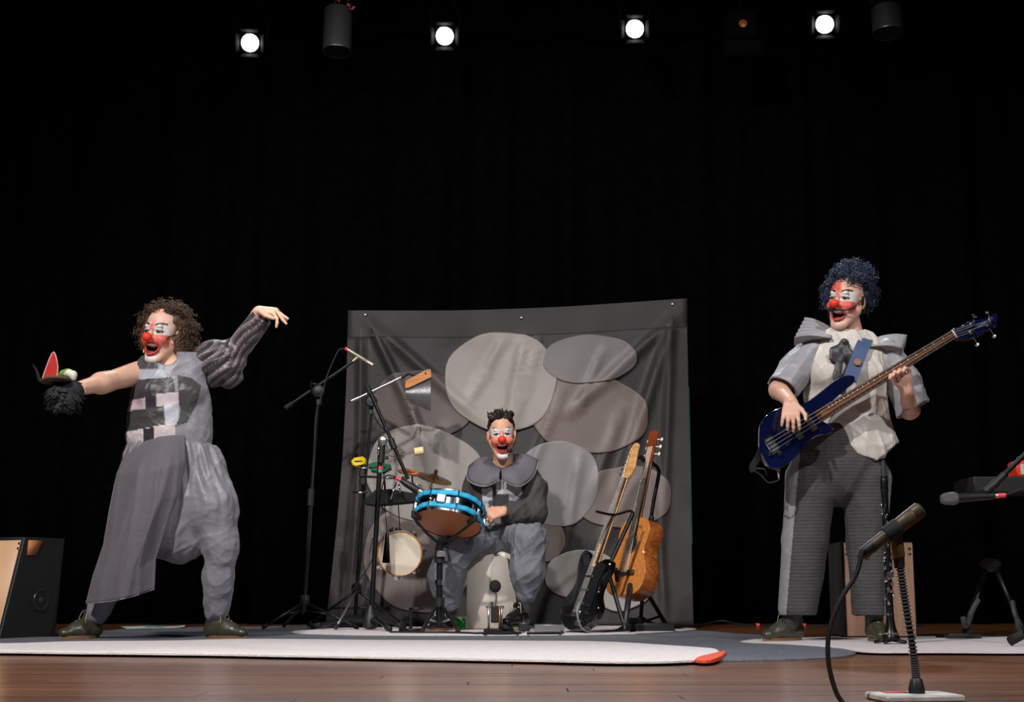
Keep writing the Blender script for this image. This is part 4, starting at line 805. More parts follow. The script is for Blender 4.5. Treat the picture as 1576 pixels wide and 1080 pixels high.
    h.chain([J(787, 822, -.02), J(814, 830, -.34), J(812, 880, -.34), J(809, 912, -.32)], [.10, .096, .095, .06], .04); h.chain([J(750, 824, -.02), J(702, 840, -.30), J(688, 885, -.28), J(689, 925, -.24)], [.10, .1, .1, .07], .04)
    h.plane(J(770, 810), (0, 0, 1), .004)
    V, Q = h.mesh(.006); np_mesh('trousers', V, Q, MATTE, P, GC((112, 114, 121)), lambda V: .014*crease(V, 24, 25, (1, 1, .6))+.007*crease(V, 48, 26))
    for a, b in ((J(809, 908, -.31), J(807, 940, -.29)), (J(689, 922, -.23), J(690, 945, -.22))): MB().lathe(a, b-a, [(0, .052), (.02, .054), ((b-a).length, .044)], 16).build('sock', mat('dark_sock', (50, 50, 54), .85), P)
    z = ZG+.006
    shoe(P, Vector((at(806, 960, Y0-.28).x, Y0-.27, z+.02)), Vector((at(775, 960, Y0-.45).x, Y0-.47, z+.02)), .09, .042, m=mat('black_leather', (22, 22, 24), .25), shaft=.03, sole=RUB)
    shoe(P, Vector((at(692, 960, Y0-.2).x, Y0-.2, z)), Vector((at(655, 960, Y0-.42).x, Y0-.42, z)), .09, .042, m=mat('black_leather', (22, 22, 24), .25), shaft=.03, sole=SOLE)
drummer()
# ================= percussion, stands, instruments =================
ZR = ZG+.006     # top of the thin pale rug
def T(pts, r, name, m, parent, seg=8, Y=None, sm=0):
    p = [at(q[0], q[1], (q[2] if len(q) > 2 else Y)) for q in pts]
    if sm: p = smooth_curve(p, sm)
    return MB().tube(p, r, seg).build(name, m, parent)
def tripod(parent, hub, feet, z, r=.008, brace=None, m=BLACK, foot=RUB, legm=None):
    for i, (fx, fy) in enumerate(feet):
        f_ = floor_at(fx, fy, z+.012); o = MB().tube([hub, f_], r, 8).build('leg', legm[i] if legm else m, parent)
        d = (f_-hub).normalized(); MB().tube([f_-d*.035, f_], [.011, .012], 8).build('rubber_foot', foot, o)
        if brace is not None: MB().tube([brace, hub.lerp(f_, .52)], .005, 6).build('brace', m, parent)
# --- boom mic stand with pale pencil microphone ---
Y = 8.3; hub = at(469, 926, Y); r = thing('microphone_stand', (hub.x, Y, ZG), 'tall black boom stand with a straight tripod between dancer and backdrop', 'microphone stand')
tripod(r, hub, [(404, 8.2), (551, 8.15), (437, 8.72)], ZG, .008, at(468, 938, Y))
T([(468, 942), (478, 770)], .013, 'lower_tube', BLACK, r, 10, Y); T([(478, 772), (490, 612)], .009, 'upper_tube', BLACK, r, 10, Y)
MB().lathe(hub+Vector((0, 0, -.02)), (0, 0, 1), [(0, .022), (.01, .028), (.05, .028), (.06, .02)], 12).build('hub', DARK, r); T([(477.5, 778), (479, 752)], .02, 'height_clutch', DARK, r, 10, Y)
MB().box(at(491, 617, Y), (.03, .03, .05), None, .004).build('swivel_block', DARK, r); MB().lathe(at(490, 602, Y-.02), (0, -1, 0), [(0, .036), (.012, .038), (.02, .03), (.022, .018), (.028, .016), (.03, 0)], 18, False).build('swivel_disc', DARK, r)
T([(440, 627), (548, 553)], .0095, 'boom', BLACK, r, 10, Y-.01); T([(439, 628), (449, 621)], .015, 'boom_grip', RUB, r, 10, Y-.01); MB().tube([at(478, 590, Y-.03), at(490, 592, Y-.03)], .008, 6).tube([at(479, 586, Y-.03), at(478, 598, Y-.03)], .006, 6).build('wing_nut', BLACK, r)
PALE = mat('champagne_metal', (186, 174, 148), .35, .7, var=.05); PINKM = mat('pink_ring', (226, 60, 74), .5)
m_ = thing('pencil_microphone', at(553, 549, Y-.03), 'slim champagne pencil microphone with a red ring at its cable end', 'microphone')
a, b = at(535, 538, Y-.03), at(574, 562, Y-.03); MB().lathe(a, b-a, [(0, .010), (.02, .0115), ((b-a).length*.68, .0115), ((b-a).length*.70, .0095), ((b-a).length*.72, .0125), ((b-a).length, .0125)], 16).build('barrel', PALE, m_)
MB().lathe(a, a-b, [(0, .011), (.015, .011), (.018, .008)], 14).build('red_ring', PINKM, m_); T([(543, 556), (552, 548)], .009, 'clip', PALE, m_, 10, Y-.03)
T([(531, 537), (522, 538), (513, 555), (502, 582), (498, 600), (486, 640), (483, 720), (476, 850), (466, 945)], .0035, 'cable', CABLE, m_, 6, Y-.035, 6)
# --- percussion stand with bar chimes ---
Y = 8.45; hub = at(549, 908, Y); r = thing('percussion_stand', (hub.x, Y, ZR), 'thin black stand with one bright silver leg carrying the bar chimes', 'stand')
tripod(r, hub, [(474, 8.6), (517, 7.98), (622, 8.55)], ZR, .007, at(548, 935, Y), legm=[BLACK, STEEL, BLACK])
T([(547, 946), (558, 780)], .011, 'lower_tube', BLACK, r, 10, Y); T([(558, 785), (572, 634)], .0085, 'upper_tube', BLACK, r, 10, Y)
MB().lathe(hub, (0, 0, 1), [(-.015, .02), (0, .03), (.03, .03), (.04, .018)], 12).build('hub', BLACK, r)
MB().lathe(at(572, 618, Y-.02), (0, -1, 0), [(0, .034), (.012, .036), (.02, .028), (.022, 0)], 18, False).build('swivel_disc', DARK, r); MB().box(at(571, 632, Y), (.026, .026, .05), None, .004).build('swivel_block', DARK, r)
T([(552, 612), (621, 579)], .0085, 'boom', STEEL, r, 10, Y-.04); T([(541, 617), (553, 611.5)], .011, 'boom_grip', STEEL, r, 10, Y-.04); T([(618, 581), (628, 574), (640, 577)], .012, 'boom_clamp', DARK, r, 8, Y-.045)
ch = thing('bar_chimes', at(643, 590, Y-.06), 'wooden bar chimes with silver tubes graded in length hanging from a boom', 'chimes'); WB = wood('honey_wood', (176, 108, 56), (206, 136, 76), .4, (3, 3, 20))
q = [at(x, y, Y-.07) for x, y in ((624, 586), (657, 568), (663, 567.5), (664, 580), (628, 597), (623, 597.5))]; MB().prism(q, (0, .035, 0), .003).build('wooden_bar', WB, ch)
for i in range(18):
    t = i/17; x = 625.5+36.5*t; y0 = 596-15.5*t; y1 = 615+18*t; MB().tube([at(x, y0, Y-.052), at(x-.4, y1, Y-.052)], .0036, 7).build('chime_tube', STEEL, ch)
MB().lathe(at(655, 574, Y-.072), (0, -1, 0), [(0, .006), (.004, .005), (.005, 0)], 10, False).build('maker_badge', DARK, ch)
# --- heavy stand with snare microphone ---
Y = 8.05; r = thing('microphone_stand', floor_at(571, Y, ZR), 'thick black stand with red and teal bands in front of the bar chimes', 'microphone stand')
bs = at(570, 948, Y); MB().lathe(bs, (0, 0, 1), [(-.07, .02), (-.06, .045), (.0, .04), (.04, .02), (.06, .018)], 14).build('base_casting', DARK, r)
for fx, fy in ((482, 8.2), (599, 7.72), (621, 8.15)):
    f_ = floor_at(fx, fy, ZR+.014); o = MB().tube([bs+Vector((0, 0, -.03)), bs.lerp(f_, .35)+Vector((0, 0, .01)), f_], [.014, .013, .012], 8).build('leg', BLACK, r); d = (f_-bs).normalized(); MB().tube([f_-d*.05, f_+d*.012], .016, 8).build('rubber_foot', RUB, o)
T([(572, 940), (586, 690)], .014, 'tube', BLACK, r, 12, Y); MB().lathe(at(585, 727, Y), at(586.5, 690, Y)-at(585, 727, Y), [(0, .016), (.017, .016)], 12).build('teal_band', mat('teal_tape', (60, 150, 138), .5), r); MB().lathe(at(585.3, 722, Y), at(586.5, 690, Y)-at(585, 727, Y), [(0, .0165), (.017, .0165)], 12).build('red_band', mat('red_tape', (216, 66, 46), .5), r)
T([(586, 712), (588, 682)], .021, 'height_clutch', DARK, r, 10, Y); MB().lathe(at(589, 678, Y-.01), (0, -1, 0), [(-.02, .026), (.012, .028), (.02, .02), (.022, 0)], 16, False).build('swivel_disc', STEEL, r); T([(582, 700), (583.5, 684)], .006, 'lever', CHROME, r, 6, Y-.03); MB().box(at(594, 704, Y-.01), (.03, .02, .02), None, .004).build('clutch_screw', DARK, r)
T([(566, 596), (600, 672), (628, 737)], .0105, 'boom', BLACK, r, 10, Y-.03); T([(565, 593), (570, 606)], .016, 'boom_grip', RUB, r, 10, Y-.03); T([(601, 675), (607, 690)], .018, 'boom_clutch', DARK, r, 10, Y-.03); T([(593.5, 657), (596, 663)], .015, 'boom_joint', DARK, r, 10, Y-.03)
m_ = thing('snare_microphone', at(632, 748, Y-.06), 'short black drum microphone with a silver ring aimed at the blue-rimmed drum', 'microphone')
a, b = at(617, 739, Y-.06), at(653, 761, Y-.08); L_ = (b-a).length; MB().lathe(a, b-a, [(0, .011), (.02, .016), (L_*.25, .019), (L_*.75, .021), (L_*.78, .024)], 16).build('barrel', DARK, m_); MB().lathe(a+(b-a)*.78, b-a, [(0, .024), (.02, .024), (.026, .021)], 16).build('silver_ring', STEEL, m_); MB().lathe(a+(b-a)*.92, b-a, [(0, .02), (.02, .018), (.028, .0)], 16, False).build('grille', mat('dark_mesh', (58, 58, 60), .5, .6), m_)
MB().lathe(a, a-b, [(0, .012), (.03, .012), (.034, .006)], 12).build('pink_ring', PINKM, m_); T([(616, 738, Y-.06), (604, 732, Y), (592, 736, Y+.02), (583, 780, Y+.03), (577, 850, Y+.03), (545, 905, Y+.05), (512, 955, Y+.1)], .0035, 'cable', CABLE, m_, 6, None, 6); MB().box(at(622, 737, Y-.05), (.03, .03, .03), None, .004).build('clip', DARK, m_)
# --- tray and small percussion ---
Y = 8.32; tr = thing('percussion_tray', at(610, 762, Y), 'black percussion tray with chrome clamps fixed behind the banded stand', 'tray')
MB().prism([at(x, y, Y-.1) for x, y in ((562, 767), (577, 754), (600, 752), (662, 763), (662, 775), (640, 771), (575, 777), (561, 775))], (0, .2, 0), .004).build('tray_body', mat('black_felt', (20, 20, 22), .9), tr)
T([(544, 720.5, Y-.05), (576, 719.5, Y-.05)], .006, 'clamp_rod', CHROME, tr, 8); T([(562, 733, Y-.05), (612, 736, Y-.06)], .007, 'clamp_rod', CHROME, tr, 8); T([(543, 758, Y-.06), (566, 757, Y-.06)], .007, 'clamp_rod', CHROME, tr, 8); T([(610, 742, Y-.16), (601, 768, Y-.18)], .005, 'clamp_lever', CHROME, tr, 6); T([(614, 745, Y-.14), (616, 758, Y-.14)], .006, 'clamp_lever', CHROME, tr, 6)
for x, y in ((558, 729), (559, 741)): MB().box(at(x, y, Y-.03), (.04, .05, .045), None, .008).build('clamp_block', DARK, tr)
T([(636, 744, Y-.12), (648, 747, Y-.12)], .004, 'clamp_rod', STEEL, tr, 6)
T([(590, 718, Y), (593, 757, Y)], .006, 'post', BLACK, tr, 8); T([(634, 728, Y), (636, 762, Y)], .005, 'post', STEEL, tr, 8); T([(556, 700, Y+.0), (560, 767, Y)], .008, 'post', BLACK, tr, 8)
YEL = mat('yellow_plastic', (232, 196, 26), .35); GRN = mat('green_plastic', (20, 92, 66), .35)
def block(name, m, pts, dep, lab, Yc):
    q = [at(x, y, Yc-dep/2) for x, y in pts]; c = sum(q, Vector())/len(q); o = thing(name, c, lab, 'percussion block'); MB().prism(q, (0, dep, 0), .006).build('block', m, o); qi = [Vector((c.x+(p.x-c.x)*.6, p.y-.001, c.z+(p.z-c.z)*.16)) for p in q]; MB().prism(qi, (0, .003, 0)).build('slot', mat('slot_dark', (14, 14, 14), .8), o); return o
block('jam_block', YEL, [(540, 709), (545, 704), (558, 702), (563, 706), (562, 714), (547, 718), (542, 715)], .07, 'yellow plastic jam block clamped at the end of the percussion tray', Y+.0)
block('jam_block', GRN, [(566, 714), (577, 710.5), (600, 714), (602, 721), (592, 727), (572, 726)], .08, 'dark green plastic jam block beside the yellow one', Y+.02)
block('wood_block', wood('orange_wood', (158, 84, 48), (190, 110, 66), .4), [(611, 723), (624, 720), (645, 725), (645, 731), (636, 731.5), (614, 727)], .07, 'small orange wooden block between green jam block and cymbal', Y-.02)
cy = thing('splash_cymbal', at(668, 734, Y-.05), 'small bronze cymbal tilted above the tray behind the drum', 'cymbal'); ax_ = Vector((.30, -.30, 1)).normalized(); c = at(668.5, 734, Y-.05)
MB().lathe(c, ax_, [(-.012, .108), (-.010, .108), (-.002, .06), (.002, .032), (.014, .02), (.018, .008), (.016, .004)], 36, False).build('plate', mat('bronze', (128, 92, 52), .28, .9, var=.2, vscale=30), cy).modifiers.new('t', 'SOLIDIFY').thickness = .002
MB().lathe(c+ax_*.018, ax_, [(0, .01), (.02, .011), (.028, .007)], 10).build('wing_nut', DARK, cy); MB().tube([c, at(662, 752, Y-.05)], .006, 8).build('rod', CHROME, cy)
bt = thing('beater', at(645, 694, Y-.12), 'pale cylindrical beater on a thin steel rod above the wooden block', 'beater'); a = at(637.5, 695.5, Y-.12); b = at(652, 693, Y-.12)
MB().lathe(a, b-a, [(0, .018), (.003, .024), (.052, .024), (.056, .02)], 18).build('head', mat('pale_felt_wood', (232, 204, 150), .7), bt); MB().lathe(a, a-b, [(-.002, .022), (.003, .012)], 14).build('collar', WB, bt); T([(638, 695.5, Y-.12), (612, 701, Y-.12), (603, 702, Y-.12), (597, 697, Y-.12), (595, 684, Y-.14)], .0035, 'rod', STEEL, bt, 6, None, 4)
# --- tambourine and cone bell hanging from the tray ---
tb = thing('tambourine', at(615, 851, Y), 'wooden tambourine with cream skin and jingles hanging under the tray', 'tambourine'); c = at(615, 851, Y); R_ = .131; ax_ = Vector((.12, -1, -.1)).normalized(); w_, u_ = ortho(ax_)
MB().lathe(c, ax_, [(-.025, R_-.008), (-.025, R_), (.025, R_), (.027, R_-.004), (.025, R_-.008), (-.025, R_-.008)], 40, False).build('rim', WB, tb); MB().lathe(c+ax_*.022, ax_, [(0, R_-.006), (.002, .001)], 40, False).build('skin', mat('cream_skin', (226, 212, 190), .6, var=.05), tb)
for k in range(7):
    t = math.radians(20+k*51); p = c+(w_*math.cos(t)+u_*math.sin(t))*R_
    for s_ in (-.008, .006): MB().lathe(p+ax_*s_, ax_, [(0, .025), (.002, .025), (.006, .010), (.008, 0)], 14, False).build('jingle', CHROME, tb)
for k in range(7):
    t = math.radians(45+k*51); MB().ell(c+(w_*math.cos(t)+u_*math.sin(t))*(R_+.002)+ax_*.015, .005).build('tack', CHROME, tb)
MB().tube([c+Vector((0, 0, R_)), at(613, 776, Y)], .003, 6).build('cord', CABLE, tb); MB().box(c+Vector((-.01, -.01, R_)), (.04, .04, .03), None, .008).build('clamp', DARK, tb)
cb = thing('cone_bell', at(594, 845, Y-.08), 'tall dark chrome cone bell hanging in front of the tambourine', 'bell'); a, b = at(596, 819, Y-.08), at(594.5, 866, Y-.08)
MB().lathe(a, b-a, [(0, .006), (.01, .010), ((b-a).length, .024), ((b-a).length, .021), (.03, .006)], 20, False).build('cone', mat('dark_chrome', (90, 90, 94), .12, 1., var=.05), cb); MB().tube([a, at(592, 776, Y-.06)], .0025, 6).build('cord', CABLE, cb)
a, b = at(575, 827, Y-.05), at(571, 851, Y-.05); s2 = thing('metal_shaker', a, 'small bright metal tube hanging beside the cone bell', 'shaker'); MB().lathe(a, b-a, [(0, .004), (.004, .008), ((b-a).length, .012), ((b-a).length+.003, .009)], 12).build('tube', STEEL, s2); MB().tube([a, at(579, 776, Y-.05)], .002, 5).build('cord', CABLE, s2)
# --- blue-rimmed drum on its stand ---
Y = 7.72; dr = thing('snare_drum', at(690, 793, Y), 'tilted chrome drum with sky blue hoops and a brown lower head', 'drum'); ax_ = Vector((.15, .36, .92)).normalized(); R_ = .187; c0 = at(689, 806, Y); h = .115; w_, u_ = ortho(ax_)
SHELL = mat('chrome_shell', (150, 152, 156), .14, 1., var=.25, vscale=3); HOOP = mat('sky_blue_cloth', (44, 168, 214), .6, var=.08, bump=.4, bscale=60); HEADM = mat('brown_drum_skin', (184, 112, 70), .45, var=.14, vscale=6)
MB().lathe(c0, ax_, [(.012, R_*.955), (h-.012, R_*.955)], 44, False).build('shell', SHELL, dr); MB().lathe(c0, ax_, [(-.002, .001), (0, R_*.94), (.012, R_*.96)], 44, False).build('lower_head', HEADM, dr); MB().lathe(c0+ax_*h, ax_, [(-.01, R_*.96), (.001, R_*.94), (.002, .001)], 44, False).build('upper_head', mat('white_drum_skin', (220, 216, 208), .6), dr)
for hh, nm in ((.004, 'lower_rim'), (h-.004, 'upper_rim')): MB().lathe(c0+ax_*hh, ax_, [(-.008, R_*.985), (-.008, R_*1.01), (.008, R_*1.01), (.008, R_*.985), (-.008, R_*.985)], 44, False).build(nm, CHROME, dr)
for hh in (.026, h-.018):
    up_ = hh > .05; hp = lambda u, v, hh=hh, up_=up_: (lambda t: c0+ax_*(hh+(v-.5)*.030+(.010*abs(math.sin(t*2+.5))-.004 if up_ else .004*math.sin(t*5)))+(w_*math.cos(t)+u_*math.sin(t))*(R_*1.02+.004*math.sin(math.pi*v)+.002*math.sin(t*23)))(2*math.pi*u)
    MB().grid(hp, 96, 4).build('blue_cloth_hoop', HOOP, dr, True, auto=False).modifiers.new('t', 'SOLIDIFY').thickness = .004
for k in range(8):
    t = 2*math.pi*k/8+.25; e = (w_*math.cos(t)+u_*math.sin(t)); o = MB().tube([c0+e*R_*1.06-ax_*.004, c0+e*R_*1.06+ax_*(h+.004)], .004, 6).build('tension_rod', CHROME, dr); MB().box(c0+e*R_*1.03+ax_*h*.5, (.022, .02, .04), Matrix((e.cross(ax_), e, ax_)).transposed(), .005).build('lug', CHROME, o)
e = Vector((0, -1, 0)); e = (e-ax_*e.dot(ax_)).normalized(); MB().box(c0+e*R_*1.05+ax_*h*.55+Vector((-.05, 0, 0)), (.05, .014, .05), Matrix((e.cross(ax_), e, ax_)).transposed(), .005).build('strainer', CHROME, dr)
st = thing('drum_stand', floor_at(676, Y, ZR), 'black drum stand with a three-arm cradle under the blue-rimmed drum', 'drum stand'); top = at(677, 838, Y)
T([(676, 965), (677, 838)], .017, 'post', BLACK, st, 12, Y); T([(676.5, 866), (677, 846)], .028, 'clutch', DARK, st, 12, Y); T([(676, 900), (676, 892)], .023, 'collar', CHROME, st, 12, Y); MB().box(at(679, 852, Y-.03), (.05, .03, .03), None, .004).build('clamp', STEEL, st)
for t in (3.5, 5.55, 1.5):
    e = Vector((math.cos(t), math.sin(t), 0)); e = (e-ax_*e.dot(ax_)).normalized(); p1 = c0+e*(R_+.012)-ax_*.012; o = MB().tube([top, top.lerp(p1, .5)-ax_*.012, p1], .008, 8).build('cradle_arm', BLACK, st); MB().tube([p1-e*.05-ax_*.002, p1, p1+ax_*.03], .011, 8).build('rubber_grip', RUB, o)
hb = at(676, 928, Y)
for fx, fy in ((650, 7.6), (705, 7.58), (682, 7.98)):
    f_ = floor_at(fx, fy, ZR+.01); o = MB().tube([hb, hb.lerp(f_, .6)+Vector((0, 0, .012)), f_], .010, 8).build('leg', BLACK, st); MB().tube([at(676, 958, Y), hb.lerp(f_, .6)], .006, 6).build('brace', STEEL, o); MB().ell(f_, .014).build('rubber_foot', RUB, o)
MB().lathe(hb, (0, 0, 1), [(-.02, .028), (.03, .028)], 12).build('leg_collar', DARK, st)
# --- wooden cajon under the drummer ---
Y = 8.14; BIR = wood('pale_birch', (246, 236, 220), (252, 244, 232), .5, (6, 6, 1)); cj = thing('cajon_seat', floor_at(762, Y+.15, ZR), 'pale birch box drum the drummer sits on', 'box drum'); zt = ZR+.455; x0, x1 = at(718, 960, Y).x, at(806, 960, Y).x
MB().box(((x0+x1)/2, Y+.16, (ZR+zt)/2), (x1-x0, .30, zt-ZR-.001), None, .006).build('body', BIR, cj); MB().box(((x0+x1)/2, Y+.006, (ZR+zt)/2), (x1-x0-.004, .006, zt-ZR-.006)).build('front_plate', BIR, cj)
for sx in (x0+.02, x1-.02):
    for sz in (ZR+.03, zt-.03): MB().lathe((sx, Y+.003, sz), (0, -1, 0), [(0, .005), (.002, .004), (.0025, 0)], 8, False).build('screw', STEEL, cj)
# --- kick pedal ---
Y = 7.72; kp = thing('kick_pedal', floor_at(764, Y, ZR), 'small foot pedal with a round black beater in front of the birch box', 'pedal'); z = ZR
MB().box(floor_at(768, Y, z+.008), (.16, .24, .014), None, .004).build('base_plate', BLACK, kp)
for px in (752, 772): T([(px, 969), (px, 932)], .006, 'upright', STEEL, kp, 8, Y)
T([(748, 934), (776, 934)], .007, 'axle', STEEL, kp, 8, Y); MB().box(at(762, 945, Y), (.045, .03, .09), None, .006).build('cam', DARK, kp); T([(758, 950), (757, 926)], .007, 'spring', DARK, kp, 8, Y+.01); T([(769, 968), (769, 932)], .006, 'chain', mat('copper', (190, 130, 80), .4, .8), kp, 6, Y-.02)
T([(762, 938), (764, 918), (762, 905)], .005, 'beater_rod', STEEL, kp, 8, Y); MB().ell(at(762, 902, Y), (.032, .026, .034)).build('beater', mat('black_felt', (20, 20, 22), .9), kp, True); MB().prism([floor_at(770, Y-.02, z+.03), floor_at(776, Y-.02, z+.03), floor_at(790, Y-.22, z+.018), floor_at(772, Y-.22, z+.018)], (0, 0, .008)).build('footboard', BLACK, kp)
# --- floor bits ---
gj = thing('glass_jar', floor_at(708, 8.0, ZR), 'short green glass jar on the rug behind the drum stand', 'jar'); c = floor_at(708, 8.0, ZR); MB().lathe(c, (0, 0, 1), [(0.001, .03), (.008, .036), (.06, .036), (.068, .03), (.066, .027), (.01, .032)], 20).build('glass', mat('green_glass', (8, 62, 16), .1, coat=.5), gj); MB().lathe(c, (0, 0, 1), [(.064, .033), (.072, .033)], 20, False).build('rim', STEEL, gj)
def cable(name, pts, lab, rad=.005, z=ZR, m=CABLE):
    p = smooth_curve([floor_at(x, y_, z+rad+(q[0] if q else 0)) for x, y_, *q in pts], 7); o = MB().tube(p, rad, 6).build(name, m, None, loc=p[0]); return tag(o, lab, 'cable')
cable('cable', [(600, 7.45), (650, 7.4), (690, 7.38), (720, 7.3), (735, 7.2), (770, 7.1), (800, 7.2), (797, 7.35), (770, 7.38), (735, 7.22)], 'black cable looping on the rug before the birch box')
cable('cable', [(805, 7.45), (825, 7.85, .02), (850, 7.9, .02), (866, 7.4), (860, 7.2), (830, 7.15), (812, 7.2), (840, 7.3), (862, 7.3)], 'tangled black cables on the rug near the electric guitar')
cable('cable', [(900, 7.4), (940, 7.6), (990, 7.9), (1040, 8.3), (1062, 8.6), (1075, 8.9), (1080, 9.3)], 'black cable running from the guitars to the curtain', .005, ZR)
cc = cable('cable', [(1075, 9.2), (1110, 9.3, .03), (1140, 9.25, .01), (1200, 9.3), (1300, 9.2), (1420, 9.3)], 'black cable along the foot of the curtain', .006, .0)
for px_, yy in ((1166, 9.28), (1237, 9.26), (1308, 9.2)):
    q = floor_at(px_, yy, .01); MB().lathe(q, (1, -.1, 0), [(-.014, .008), (-.012, .011), (.012, .011), (.014, .008)], 10).build('pink_tag', PINKM, cc)
for x0_, x1_, yy, lab, m2 in ((798, 815, 7.75, 'small black effects pedal with a silver edge beside the drummer\'s shoe', DARK), (822, 868, 7.55, 'flat silver power box among the cables', STEEL)):
    a = floor_at(x0_, yy, ZR); b = floor_at(x1_, yy, ZR); e = thing('effects_box', (a+b)/2, lab, 'effects pedal'); MB().box((a+b)/2+Vector((0, 0, .021)), ((b-a).length, .1, .04), None, .004).build('case', m2, e); MB().box((a+b)/2+Vector((0, -.02, .0425)), ((b-a).length*.8, .04, .003)).build('face', STEEL if m2 is DARK else DARK, e)
    for k in range(2): MB().lathe((a+b)/2+Vector(((k-.5)*.02, .02, .041)), (0, 0, 1), [(0, .006), (.012, .005), (.013, 0)], 8, False).build('knob', CHROME, e)
for x0_, yy, lab in ((1000, 7.85, 'long flat black pedal board under the guitar stand'),):
    a = floor_at(x0_, yy, ZR); e = thing('pedal_board', a, lab, 'pedal board'); MB().box(a+Vector((0, 0, .02)), (.26, .12, .038), None, .006).build('board', DARK, e); MB().box(a+Vector((-.08, 0, .055)), (.07, .08, .03), None, .004).build('pedal', BLACK, e)
fp = thing('pedal_stand', floor_at(634, 7.85, ZR), 'small black upright bracket on the rug beside the drum stand', 'bracket'); a = floor_at(632, 7.85, ZR); MB().box(a+Vector((0, 0, .06)), (.018, .02, .12), None, .003).build('post', BLACK, fp); MB().prism([a+Vector((-.06, -.06, 0)), a+Vector((.08, -.06, 0)), a+Vector((.06, .04, 0)), a+Vector((-.05, .04, 0))], (0, 0, .012)).build('foot', BLACK, fp); MB().box(a+Vector((.03, 0, .118)), (.08, .02, .01)).build('arm', BLACK, fp)
# ---------------- guitars on the tall stand ----------------
def frame(p0, p1, nh):
    a = (p1-p0).normalized(); n = Vector(nh); n = (n-a*n.dot(a)).normalized(); s_ = a.cross(n); return Matrix((a, s_, n)).transposed().to_4x4(), (p1-p0).length
p0, p1 = at(884, 972, 7.55), at(985, 684, 7.72); M, L_ = frame(p0, p1, (-.86, -.5, .05)); M.translation = p0; M = M @ Matrix.Diagonal((1, -1, 1, 1)); k = L_/1.0
BLK = mat('black_lacquer', (10, 10, 11), .1, coat=1.); MPL = wood('maple', (196, 138, 84), (222, 168, 108), .35); RSW = wood('dark_rosewood', (50, 34, 26), (78, 54, 40), .4)
eg = thing('electric_guitar', p0, 'black electric guitar with a maple headstock leaning on the guitar stand', 'guitar')
def G(pts, z=0.): return [Vector((x*k, y*k, z)) for x, y in pts]
out = closed_curve(G([(0, 0), (.02, .09), (.07, .15), (.15, .155), (.215, .118), (.27, .118), (.33, .145), (.39, .15), (.42, .128), (.395, .085), (.36, .045), (.35, .0), (.36, -.045), (.375, -.085), (.365, -.125), (.32, -.135), (.25, -.115), (.19, -.12), (.13, -.165), (.06, -.155), (.015, -.09)], -.022), 4)
MB(M).prism(out, (0, 0, .044), .006).build('body', BLK, eg); pg = closed_curve(G([(.10, -.03), (.08, -.09), (.16, -.10), (.24, -.09), (.33, -.105), (.35, -.07), (.345, .05), (.30, .10), (.23, .08), (.14, .06)], .0225), 4); MB(M).prism(pg, (0, 0, .0025)).build('pickguard', mat('grey_black_guard', (24, 24, 26), .25), eg)
MB(M).prism([(.345*k, -.029, .022), (.345*k, .029, .022), (.805*k, .021, .022), (.805*k, -.021, .022)], (0, 0, .007)).build('fretboard', RSW, eg); MB(M).tube([(.33*k, 0, .014), (.81*k, 0, .014)], [.028, .021], 10, True, .6, (0, 1, 0)).build('neck', MPL, eg)
hd = closed_curve(G([(.805, -.021), (.805, .021), (.84, .035), (.96, .04), (1.0, .022), (.995, -.012), (.96, -.018), (.87, -.045), (.84, -.04)], .006), 3); MB(M).prism(hd, (0, 0, .015), .002).build('headstock', MPL, eg)
for i in range(6): o = MB(M).lathe(((.83+.026*i)*k, .05, .014), (0, 1, 0), [(-.012, .003), (0, .003), (.004, .008), (.012, .009), (.016, .005)], 8).build('tuner', CHROME, eg); MB(M).lathe(((.83+.026*i)*k, .012+.003*i, .021), (0, 0, 1), [(0, .004), (.012, .003)], 8).build('post', CHROME, o)
for i in range(6): MB(M).tube([(.09*k, (-.025+.01*i), .034), (.805*k, (-.017+.0068*i), .032), ((.83+.026*i)*k, .012+.003*i, .03)], .0005, 4).build('string', mat('dull_string', (150, 148, 142), .45, .6), eg)
for i in range(1, 22):
    x = (.805-.70*(1-2**(-i/12)))*k
    if x > .35*k: MB(M).tube([(x, -.024, .0292), (x, .024, .0292)], .0010, 4).build('fret', mat('dull_fret', (96, 94, 90), .6, .3), eg)
for x in (.135, .205, .275): MB(M).box((x*k, 0, .029), (.018, .085, .010), None, .003).build('pickup', mat('black_pickup', (40, 40, 40), .4), eg)
MB(M).box((.085*k, 0, .027), (.035, .08, .01), None, .002).build('bridge', CHROME, eg)
for x, y in ((.13, -.07), (.09, -.085), (.055, -.09)): MB(M).lathe((x*k, y, .0225), (0, 0, 1), [(0, .012), (.014, .01), (.016, 0)], 12, False).build('knob', mat('black_knob', (30, 30, 32), .3), eg)
MB(M).box((.04*k, -.04, .024), (.03, .05, .004), None, .001).build('jack_plate', CHROME, eg); T([(893, 925, 7.42), (888, 940, 7.40), (893, 962, 7.38), (905, 972, 7.40), (930, 973, 7.5)], .004, 'lead', mat('grey_lead', (120, 118, 118), .5), eg, 6, None, 6)
p0, p1 = at(956, 918, 7.80), at(1008, 663, 7.95); M, L_ = frame(p0, p1, (-.84, -.54, .08)); M.translation = p0; k = L_/1.0
CED = wood('orange_cedar', (186, 108, 48), (214, 138, 70), .28, (3, 22, 22), .5); SID = wood('rosewood_side', (128, 66, 30), (164, 92, 44), .25, (3, 22, 22), .5)
ag = thing('acoustic_guitar', p0, 'orange wooden acoustic guitar with a slotted head behind the black electric guitar', 'guitar')
